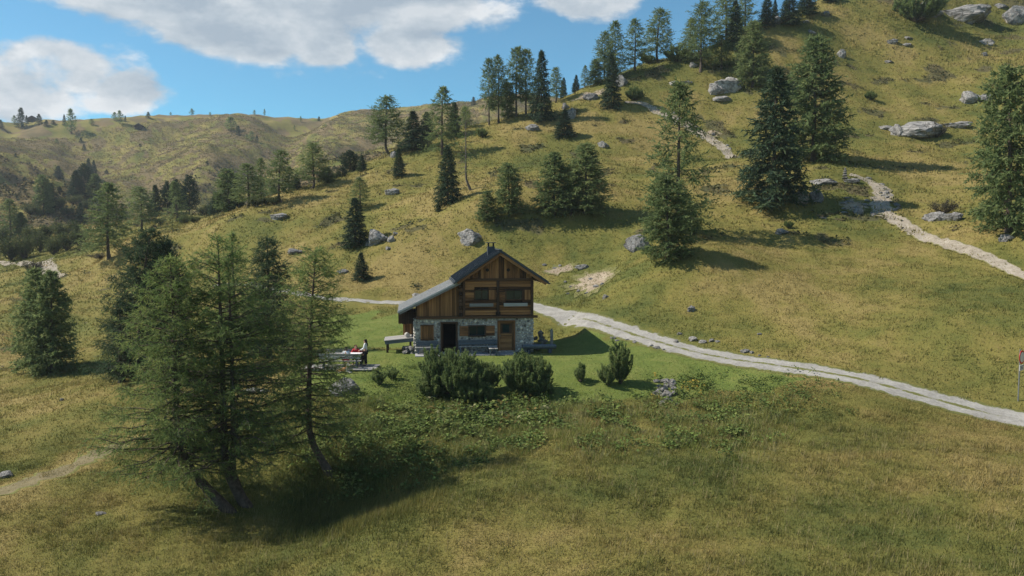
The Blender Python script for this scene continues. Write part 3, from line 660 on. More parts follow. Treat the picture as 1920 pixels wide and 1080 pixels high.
# front door with a small pane
fd = obj('front_door', boxes_mesh('front_door', [(5.51, 6.49, 0.16, 0.20, 0.11, 2.02)], M['wood_dark']), house)
for x0, x1, z0, z1 in ((5.51, 5.62, 0.11, 2.02), (6.38, 6.49, 0.11, 2.02)): board('door_stile', fd, ((x0 + x1) / 2, 0.14, (z0 + z1) / 2), (x1 - x0, 0.05, z1 - z0), M['wood_warm'])
for i in range(5): board('door_board', fd, (6.0, 0.142, 0.21 + i * 0.19), (0.75, 0.045, 0.18), M['wood_warm'], axis='x')
for zz in (1.16, 1.95): board('door_rail', fd, (6.0, 0.138, zz), (0.75, 0.055, 0.11), M['wood_warm'], axis='x')
board('pane', fd, (6.0, 0.152, 1.55), (0.52, 0.02, 0.56), M['glass'])
for c, s, ax in (((6.0, 0.140, 1.86), (0.75, 0.04, 0.09), 'x'), ((6.0, 0.140, 1.245), (0.75, 0.04, 0.08), 'x'), ((5.70, 0.139, 1.55), (0.14, 0.04, 0.55), 'z'), ((6.30, 0.139, 1.55), (0.14, 0.04, 0.55), 'z')): board('pane_frame', fd, c, s, M['wood_dark'], axis=ax)
board('curtain', fd, (6.0, 0.148, 1.50), (0.30, 0.01, 0.34), M['wood_grey'])
board('door_handle', fd, (5.60, 0.09, 1.08), (0.03, 0.07, 0.12), M['metal'])

# ---------------- things round the chalet (house frame -> world)
def hw(x, y, z): return tuple(H0 + np.array([x * hx[0] + y * hy[0], x * hx[1] + y * hy[1], z]))
sl = empty('stone_terrace', hw(0, -1.3, 0), HOUSE_A); tag(sl, 'pale flat slab terrace along the foot of the chalet front', 'terrace')
xx = 0.03
for wd_ in (1.15, 1.0, 1.1, 1.2, 0.95, 1.15):
    board('slab', sl, (xx + wd_ / 2, 0.55 + rnd.uniform(-0.03, 0.03), -0.015 + rnd.uniform(-0.008, 0.008)), (wd_ - 0.025, 1.2, 0.12), M['slab'], axis='x'); xx += wd_
def bench(name, x0, x1, y, zs, label, back=True, mat=M['wood_slate']):
    b_ = empty(name, hw((x0 + x1) / 2, y, 0), HOUSE_A); tag(b_, label, 'bench'); L = x1 - x0
    for i in range(2): board('seat', b_, (0, -0.1 + i * 0.17, zs), (L, 0.155, 0.055), M['wood_grey'] if i == 0 else mat, axis='x')
    for s in (-1, 1): board('leg', b_, (s * (L / 2 - 0.12), -0.02, zs / 2 + 0.01), (0.09, 0.30, zs - 0.08), mat)
    if back:
        for i in range(2): board('backrest', b_, (0, 0.16, zs + 0.17 + i * 0.16), (L, 0.04, 0.14), mat, axis='x')
        for s in (-1, 1): board('back_post', b_, (s * (L / 2 - 0.15), 0.20, zs + 0.18), (0.06, 0.04, 0.46), mat)
    return b_
bench('bench', 0.12, 1.52, -0.32, 0.45, 'short dark bench under the boarded window by the open doorway')
bench('bench', 2.85, 5.35, -0.32, 0.48, 'long dark bench below the shuttered window between the two doors')
tb = empty('outdoor_table', hw(5.02, -0.98, 0), HOUSE_A); tag(tb, 'small grey plank table standing out from the long bench by the front door', 'table')
for i in range(3): board('tabletop', tb, (-0.19 + i * 0.19, 0, 0.44), (0.175, 1.0, 0.05), M['wood_grey'], axis='y')
for sx in (-1, 1):
    for sy in (-1, 1): board('leg', tb, (sx * 0.2, sy * 0.38, 0.22), (0.08, 0.08, 0.39), M['wood_slate'])
# ramp with planks and a log on it
rp = empty('plank_ramp', hw(-1.0, 1.5, 0), HOUSE_A); tag(rp, 'grey plank ramp leading to the side door at the left of the chalet', 'ramp')
for i in range(9): board('plank', rp, (0.02, -0.95 + i * 0.22, 0.90), (1.95, 0.205, 0.05), M['wood_grey'], rot=(0, -0.09, 0), axis='x')
for y_ in (-0.9, 0.75): board('bearer', rp, (0.02, y_, 0.76), (1.85, 0.12, 0.2), M['wood_slate'], rot=(0, -0.09, 0), axis='x')
for x_ in (-0.75, 0.75):
    for y_ in (-0.7, 0.55): board('post', rp, (x_, y_, 0.32), (0.14, 0.14, 0.75), M['wood_dark'])
def log(name, loc, L, r, rot, label, cat='log', mat=None, hollow=False):
    bm = bmesh.new(); bmesh.ops.create_cone(bm, cap_ends=True, segments=16, radius1=r, radius2=r * 0.96, depth=L)
    for f in bm.faces: f.smooth = len(f.verts) == 4
    me = bpy.data.meshes.new(name); bm.to_mesh(me); bm.free(); me.materials.append(mat or M['wood_grey'])
    return tag(obj(name, me, None, loc, rot), label, cat)
log('log', hw(-0.45, 1.0, 1.13), 0.5, 0.15, (R(90), 0, 0.3), 'short pale cut log lying on the plank ramp')
# water trough: hollowed log with spout post
tr = empty('water_trough', hw(8.1, -0.55, 0.25), HOUSE_A); tag(tr, 'grey hollowed log water trough by the right corner of the chalet', 'trough')
V, Q = [], []; ns = 10; prof = [(0.27 * math.cos(a), 0.27 * math.sin(a)) for a in np.linspace(math.pi, 2 * math.pi, ns)] + [(0.20 * math.cos(a), 0.02 + 0.20 * math.sin(a)) for a in np.linspace(2 * math.pi, math.pi, ns)]
for xx in (-1.1, 1.1): V += [(xx, p[0], p[1] + 0.27) for p in prof]
n2_ = 2 * ns
for i in range(n2_): Q.append([i, (i + 1) % n2_, n2_ + (i + 1) % n2_, n2_ + i])
obj('basin', mesh_np('basin', V, Q, M['wood_slate'], True), tr)
for s in (-1, 1):
    bm = bmesh.new(); bmesh.ops.create_cone(bm, cap_ends=True, segments=20, radius1=0.262, radius2=0.262, depth=0.09, matrix=Matrix.Translation((s * 1.06, 0, 0.27)) @ Matrix.Rotation(R(90), 4, 'Y'))
    for v in bm.verts: v.co.z = min(v.co.z, 0.262)
    me = bpy.data.meshes.new('basin_end'); bm.to_mesh(me); bm.free(); me.materials.append(M['wood_slate']); obj('basin_end', me, tr)
m, t, b = material('water', 0.08, 0.5); b.inputs['Base Color'].default_value = (0.03, 0.05, 0.05, 1); M['water'] = m
obj('water', boxes_mesh('water', [(-1.0, 1.0, -0.19, 0.19, 0.1, 0.225)], M['water']), tr)
for s in (-0.7, 0.7): board('support', tr, (s, 0, -0.12), (0.18, 0.5, 0.26), M['wood_slate'])
sp_ = empty('spout_post', hw(9.0, -0.15, 0.2), HOUSE_A); tag(sp_, 'square grey wooden spout post behind the water trough', 'post')
board('post', sp_, (0, 0, 0.55), (0.17, 0.17, 1.3), M['wood_grey']); board('spout', sp_, (-0.03, -0.25, 0.72), (0.06, 0.5, 0.05), M['metal'], axis='y')
pt = prism_y('post_point', [(-0.085, 1.2), (0.085, 1.2), (0, 1.36)], -0.085, 0.085, M['wood_grey']); obj('post_point', pt, sp_)
# ------------------------------------------------------------------ trees
class Buf:
    def __init__(s): s.V = []; s.F = []; s.A = []; s.n = 0
    def add(s, V, Fc, A):
        s.V.append(V); s.F.append(Fc + s.n); s.A.append(A); s.n += len(V)
    def mesh(s, name, mat, smooth=True):
        return mesh_np(name, np.concatenate(s.V), np.concatenate(s.F), mat, smooth, {'tint': np.concatenate(s.A)})
def tube(buf, pts, rad, sides=5):
    pts = np.asarray(pts, float); n = len(pts); t = np.gradient(pts, axis=0); t /= np.linalg.norm(t, axis=1)[:, None] + 1e-9
    ref = np.array([0.3, 0.9, 0.1]) if abs(t[0][2]) > 0.7 else np.array([0, 0, 1.0])
    u = np.cross(t, ref); u /= np.linalg.norm(u, axis=1)[:, None] + 1e-9; v = np.cross(t, u)
    a = np.arange(sides) * 2 * np.pi / sides
    V = (pts[:, None] + (u[:, None] * np.cos(a)[None, :, None] + v[:, None] * np.sin(a)[None, :, None]) * np.asarray(rad)[:, None, None]).reshape(-1, 3)
    i, j = np.meshgrid(np.arange(n - 1), np.arange(sides), indexing='ij'); j2 = (j + 1) % sides
    a_, b_, c_, d_ = i * sides + j, i * sides + j2, (i + 1) * sides + j2, (i + 1) * sides + j
    Fc = np.concatenate([np.stack([a_, b_, c_], -1).reshape(-1, 3), np.stack([a_, c_, d_], -1).reshape(-1, 3)])
    buf.add(V, Fc, np.zeros(len(V)))
def leaves(buf, base, d, ln, wd, tint, rng):
    """slim pointed blades: one triangle each"""
    n = len(base); d = d / (np.linalg.norm(d, axis=1)[:, None] + 1e-9)
    r = rng.standard_normal((n, 3)); s = np.cross(d, r); s /= np.linalg.norm(s, axis=1)[:, None] + 1e-9
    ln = np.broadcast_to(ln, (n,))[:, None]; wd = np.broadcast_to(wd, (n,))[:, None]
    V = np.stack([base - s * wd / 2, base + s * wd / 2, base + d * ln], 1).reshape(-1, 3)
    buf.add(V, np.arange(3 * n).reshape(-1, 3), np.repeat(tint, 3))
def conifer(seed, Ht=10.0, Rd=2.6, nb=110, tw=9.0, lf=9, ll=0.15, lw=0.022, t0=0.08, e0=(-0.30, 0.55), e1=(0.28, 0.0), droop=0.55, twl=0.55, power=0.75, tr=0.16,
            sweep=0.0, sweep_t=0.25, lean=0.0, spread=0.7, leaf='larch', wood_sides=4, lowfull=1.0, flat=0.0, twin=None, bark='bark', gapy=0.0, topw=0.0, twigs=True):
    rng = np.random.default_rng(seed); wood, crown = Buf(), Buf()
    def axis(t):
        t = np.asarray(t, float); q = np.clip(t / max(sweep_t, 1e-3), 0, 1)
        x = sweep * (1 - (1 - q) ** 2.2) + lean * t * t; y = 0.10 * np.sin(t * 5 + seed) * t
        return np.stack([x, y, t * Ht], -1)
    ts = np.linspace(0, 1, 16); ts[0] = -0.03
    tube(wood, axis(ts), tr * (1 - np.clip(ts, 0, 1)) ** 0.85 + 0.012 + 0.10 * tr * np.exp(-np.clip(ts, 0, 1) * 30) * 6, 8)
    if twin:
        p = axis(ts); p = p + np.array(twin) * np.clip(ts * 4, 0, 1)[:, None] ** 0.7; p[:, 2] = p[:, 2] * 0.93
        tube(wood, p, 0.85 * (tr * (1 - np.clip(ts, 0, 1)) ** 0.85 + 0.012), 7)
    tb = t0 + (1 - t0) * (np.arange(nb) + rng.random(nb)) / nb; tb = tb ** 0.92
    for k in range(nb):
        t = tb[k]; a = k * 2.399963 + rng.normal(0, 0.35)
        if gapy and rng.random() < gapy * (1 - t): continue
        pf = (1 - t) ** power; pf = pf * (lowfull + (1 - lowfull) * min(1, (t - t0) / 0.22)) + topw * (1 - t) * t
        L = Rd * max(pf, 0.05) * rng.uniform(0.70, 1.12)
        b0 = axis(t)
        if twin and rng.random() < 0.45: b0 = b0 * np.array([1, 1, 0.93]) + np.array(twin)
        s = np.linspace(0, 1, 7); q0 = e0[0] + (e0[1] - e0[0]) * t ** 1.6 + rng.normal(0, 0.07); q1 = e1[0] + (e1[1] - e1[0]) * t
        da = rng.normal(0, 0.18); aa = a + da * s
        pts_ = np.stack([b0[0] + L * s * np.cos(aa), b0[1] + L * s * np.sin(aa), b0[2] + L * (q0 * s + q1 * s * s)], -1)
        pts_[1:, 2] += rng.normal(0, 0.02, 6) * L
        tube(wood, pts_, (0.008 + 0.013 * L) * (1 - 0.85 * s), wood_sides - 1)
        n = max(5, int(tw * L)) ; sj = rng.uniform(0.10, 1.0, n) ** 0.8; sj[0] = 1.0
        idx = np.minimum((sj * 6).astype(int), 5); fr = sj * 6 - idx
        pb = pts_[idx] * (1 - fr)[:, None] + pts_[idx + 1] * fr[:, None]
        tg = pts_[idx + 1] - pts_[idx]; tg /= np.linalg.norm(tg, axis=1)[:, None]
        side = np.stack([-np.sin(aa[idx]), np.cos(aa[idx]), np.zeros(n)], -1) * rng.choice([-1, 1], n)[:, None]
        dr_ = tg * 0.55 + side * rng.uniform(0.2, 1.0, n)[:, None] * (1 - 0.4 * (sj > .95))[:, None]
        dr_[:, 2] += rng.normal(0, 0.25, n) * (1 - flat) - droop * rng.uniform(0.3, 1.2, n)
        dr_[0] = tg[0]
        dr_ /= np.linalg.norm(dr_, axis=1)[:, None]
        lt = twl * (0.45 + 0.75 * rng.random(n)) * min(1.0, 0.35 + L / Rd)
        if twigs:
            tip = pb + dr_ * lt[:, None]; leaves(wood, pb, dr_, lt, 0.016, np.zeros(n), rng)
        m_ = lf; u = (np.arange(m_) + 0.3) / m_
        pos = pb[:, None] + dr_[:, None] * (lt[:, None] * u[None])[..., None]; pos[..., 2] -= (0.10 * lt[:, None] * u[None] ** 2) * droop
        ld_ = dr_[:, None] * 0.75 + rng.standard_normal((n, m_, 3)) * spread
        ti = np.repeat(np.clip(0.45 + 0.28 * rng.standard_normal(n) + 0.12 * (sj - 0.5), 0, 1), m_)
        leaves(crown, pos.reshape(-1, 3), ld_.reshape(-1, 3), ll * rng.uniform(0.6, 1.3, n * m_), lw * rng.uniform(0.7, 1.3, n * m_), ti, rng)
    nt = 60; tt = rng.uniform(0.9, 1.0, nt); leaves(crown, axis(tt), rng.standard_normal((nt, 3)) * 0.6 + np.array([0, 0, 0.9]), ll * 1.2, lw * 1.3, np.full(nt, 0.6), rng)
    return wood.mesh('trunk', M[bark]), crown.mesh('crown', M[leaf], False)
def stone_pine(seed, Ht=8, Rd=2.2):
    rng = np.random.default_rng(seed); wood, crown = Buf(), Buf()
    ts = np.linspace(-0.03, 0.95, 10); tube(wood, np.stack([0.1 * np.sin(ts * 4), 0.08 * np.cos(ts * 5), ts * Ht], -1), 0.16 * (1.02 - np.clip(ts, 0, 1)) + 0.01, 7)
    for k in range(130):
        t = 0.10 + 0.88 * (k + rng.random()) / 130; a = k * 2.4 + rng.normal(0, .3); pr = math.sin(min(1, (1.03 - t) * 1.5) * 1.57) * min(1, 0.55 + t)
        L = Rd * pr * rng.uniform(0.75, 1.1); s = np.linspace(0, 1, 6)
        p = np.stack([L * s * math.cos(a), L * s * math.sin(a), t * Ht + L * (-0.05 * s + 0.45 * s * s)], -1); tube(wood, p, 0.03 * (1 - 0.8 * s) + 0.004, 3)
        n = max(6, int(11 * L)); sj = rng.uniform(0.35, 1, n); i = np.minimum((sj * 5).astype(int), 4); f = (sj * 5 - i)[:, None]
        c = p[i] * (1 - f) + p[i + 1] * f + rng.normal(0, 0.16, (n, 3))
        up = np.stack([0.5 * np.cos(a + rng.normal(0, .5, n)), 0.5 * np.sin(a + rng.normal(0, .5, n)), np.full(n, 0.75)], -1)
        m_ = 16; d = up[:, None] + rng.standard_normal((n, m_, 3)) * 0.55; pos = c[:, None] + up[:, None] * (np.linspace(-0.1, 0.18, m_))[None, :, None]
        ti = np.repeat(np.clip(0.45 + 0.25 * rng.standard_normal(n), 0, 1), m_)
        leaves(crown, pos.reshape(-1, 3), d.reshape(-1, 3), 0.22 * rng.uniform(.7, 1.2, n * m_), 0.05, ti, rng)
    return wood.mesh('trunk', M['bark']), crown.mesh('crown', M['stonepine'], False)
def dwarf_pine(seed, Ht=1.8, Rd=1.3, stems=34, tight=1.0):
    rng = np.random.default_rng(seed); wood, crown = Buf(), Buf()
    for k in range(stems):
        a = rng.uniform(0, 6.28); r = Rd * math.sqrt(rng.random()); h = Ht * (1 - 0.42 * (r / Rd) ** 2.5) * rng.uniform(0.6, 1.03)
        s = np.linspace(0, 1, 8); bow = 1 - (1 - s) ** 1.8
        p = np.stack([r * math.cos(a) * bow + 0.05 * np.sin(6 * s + k), r * math.sin(a) * bow, h * s ** 1.15], -1)
        tube(wood, p, 0.024 * (1 - 0.8 * s) + 0.004, 3)
        shoots = [(p, 1.0)]
        for q in range(rng.integers(4, 8)):
            i = rng.integers(2, 7); a2 = rng.uniform(0, 6.28); l2 = rng.uniform(0.25, 0.5) * Ht / 1.8
            sp = np.linspace(0, 1, 5); pp = p[i] + np.stack([l2 * 0.6 * np.cos(a2) * (1 - (1 - sp) ** 2), l2 * 0.6 * np.sin(a2) * (1 - (1 - sp) ** 2), l2 * sp], -1)
            tube(wood, pp, 0.014 * (1 - 0.7 * sp) + 0.003, 3); shoots.append((pp, 0.8))
        for pp, wgt in shoots:
            L = np.linalg.norm(np.diff(pp, axis=0), axis=1).sum(); n = int(230 * L * wgt); u = rng.uniform(0.22, 1.0, n); x = u * (len(pp) - 1); i = np.minimum(x.astype(int), len(pp) - 2); f = (x - i)[:, None]
            c = pp[i] * (1 - f) + pp[i + 1] * f; tg = pp[i + 1] - pp[i]; tg /= np.linalg.norm(tg, axis=1)[:, None]
            d = tg * 0.9 + rng.standard_normal((n, 3)) * 0.55
            ti = np.clip(0.35 + 0.35 * (u - .5) + 0.12 * rng.standard_normal(n) + rng.normal(0, .12), 0, 1)
            leaves(crown, c, d, 0.145 * rng.uniform(.7, 1.2, n), 0.034, ti, rng)
    return wood.mesh('stem', M['bark']), crown.mesh('crown', M['pine'], False)
def bush(seed, Ht=2.0, Rd=1.8, n=2600, leaf='bush', ls=0.16, bare=0):
    rng = np.random.default_rng(seed); wood, crown = Buf(), Buf(); cl = []
    for k in range(26):
        a = rng.uniform(0, 6.28); r = Rd * math.sqrt(rng.random()) * 0.85; h = Ht * (0.95 - 0.5 * (r / Rd) ** 2) * rng.uniform(0.6, 1); s = np.linspace(0, 1, 6)
        p = np.stack([r * math.cos(a) * s ** .8, r * math.sin(a) * s ** .8, h * s], -1); p[1:-1] += rng.normal(0, 0.05, (4, 3)); tube(wood, p, 0.035 * (1 - .8 * s) + .004, 3); cl.append(p)
        for q in range(3):
            i = rng.integers(2, 5); e = p[i] + np.array([rng.normal(0, .3), rng.normal(0, .3), rng.uniform(.2, .6)]) * Ht / 2; tube(wood, np.linspace(p[i], e, 4), [0.015, .011, .008, .004], 3); cl.append(np.linspace(p[i], e, 6))
    k = rng.integers(0, len(cl), n); c = np.array([cl[i][rng.integers(2, 6)] for i in k]) + rng.normal(0, 0.14 * Ht / 2, (n, 3)) * np.array([1.3, 1.3, 1]); c[:, 2] = np.maximum(c[:, 2], 0.03)
    d = rng.standard_normal((n, 3)) + np.array([0, 0, 0.4]); ti = np.clip(0.4 + 0.3 * rng.standard_normal(len(cl))[k] + 0.1 * rng.standard_normal(n), 0, 1)
    leaves(crown, c, d, ls * rng.uniform(.6, 1.3, n), ls * 0.55, ti, rng)
    return wood.mesh('stem', M['bark']), crown.mesh('crown', M[leaf], False)

# shared shapes for the middle and far distance; unit height 10 m, radius about 2.5 m
far_l = dict(leaf='larch_pale', nb=110, tw=6.2, lf=8, ll=0.32, lw=0.088, twl=0.85, wood_sides=4, twigs=False)
K = {
 'larch': [conifer(100 + i, 10, 2.4, spread=0.7, t0=[.10, .16, .07, .2, .12][i], sweep=[0.3, -0.3, 0.15, -.5, .1][i], sweep_t=0.12, lean=[0, .5, -.4, .2, -.2][i], power=[.6, .5, .68, .48, .58][i], gapy=[.22, .12, .28, .2, .1][i], topw=[0, .3, 0, .5, .2][i], **far_l) for i in range(5)],
 'larch_dense': [conifer(110 + i, 10, 2.5, t0=0.03, power=[.52, .45, .6][i], gapy=0.06, lowfull=[.8, .7, .9][i], lean=[0, .3, -.3][i], **{**far_l, 'nb': 140, 'tw': 8.5, 'lw': .12}) for i in range(3)],
 'larch_slim': [conifer(120 + i, 10, 1.9, t0=0.22, power=0.5, gapy=0.25, topw=0.6, lean=[0, .3, -.2][i], **far_l) for i in range(3)],
 'larch_bare': [conifer(130, 10, 2.3, nb=60, tw=3.6, lf=5, ll=0.26, lw=0.05, twl=0.7, t0=0.18, power=0.5, sweep=-0.8, sweep_t=0.18, gapy=0.3, bark='bark_pale', topw=0.5)],
 'spruce': [conifer(140 + i, 10, 2.5, e0=(-0.40, 0.35), e1=(0.12, 0.0), droop=0.45, t0=0.015, power=[.8, .65, .9, .75][i], flat=0.5, spread=0.5, **{**far_l, 'leaf': 'spruce', 'nb': 165, 'tw': 9, 'lf': 7, 'll': 0.36, 'lw': 0.11}) for i in range(4)],
 'stone_pine': [stone_pine(160 + i, 10, 2.5) for i in range(2)],
 'dwarf_pine': [dwarf_pine(170 + i) for i in range(3)],
 'bush': [bush(180 + i) for i in range(3)],
 'heath_bush': [bush(190, 1.6, 1.8, 1500, 'heath', 0.12)],
 'far_larch': [conifer(200, 10, 2.3, nb=46, tw=2.6, lf=4, ll=0.8, lw=0.26, twl=0.9, t0=0.12, power=0.6, topw=0.7, twigs=False, wood_sides=4)],
 'far_spruce': [conifer(205, 10, 2.4, nb=60, tw=3.4, lf=4, ll=0.8, lw=0.28, twl=0.8, t0=0.02, power=0.8, leaf='spruce', e0=(-0.4, 0.3), e1=(0.1, 0), twigs=False)],
}
WID = {'larch': 4.8, 'larch_dense': 5.0, 'larch_slim': 3.8, 'larch_bare': 4.4, 'spruce': 5.0, 'stone_pine': 5.0, 'far_larch': 4.6, 'far_spruce': 4.8}
_cnt = {}
def plant(kind, base, height, width, label, cat, group, name, rz=None, native=(10, None)):
    i = _cnt.get(kind, 0); _cnt[kind] = i + 1
    wm, cm = K[kind][i % len(K[kind])]
    o = empty(name, tuple(base), (i * 2.1) if rz is None else rz)
    nh = native[0]; nw = native[1] or WID[kind]
    o.scale = (width / nw, width / nw, height / nh)
    obj('stem' if wm.name.startswith('stem') else 'trunk', wm, o); obj('crown', cm, o)
    return tag(o, label, cat, group)
NAME = {'larch': ('larch_tree', 'larch'), 'larch_dense': ('larch_tree', 'larch'), 'larch_slim': ('larch_tree', 'larch'), 'larch_bare': ('larch_tree', 'larch'), 'far_larch': ('larch_tree', 'larch'),
        'spruce': ('spruce_tree', 'spruce'), 'far_spruce': ('spruce_tree', 'spruce'), 'stone_pine': ('stone_pine', 'pine')}
GR = 'trees on the near hillside'; GS = 'trees along the right skyline'; GM = 'trees along the middle ridge'; GV_ = 'trees in the far valley'; GF = 'far trees on the skyline hill'
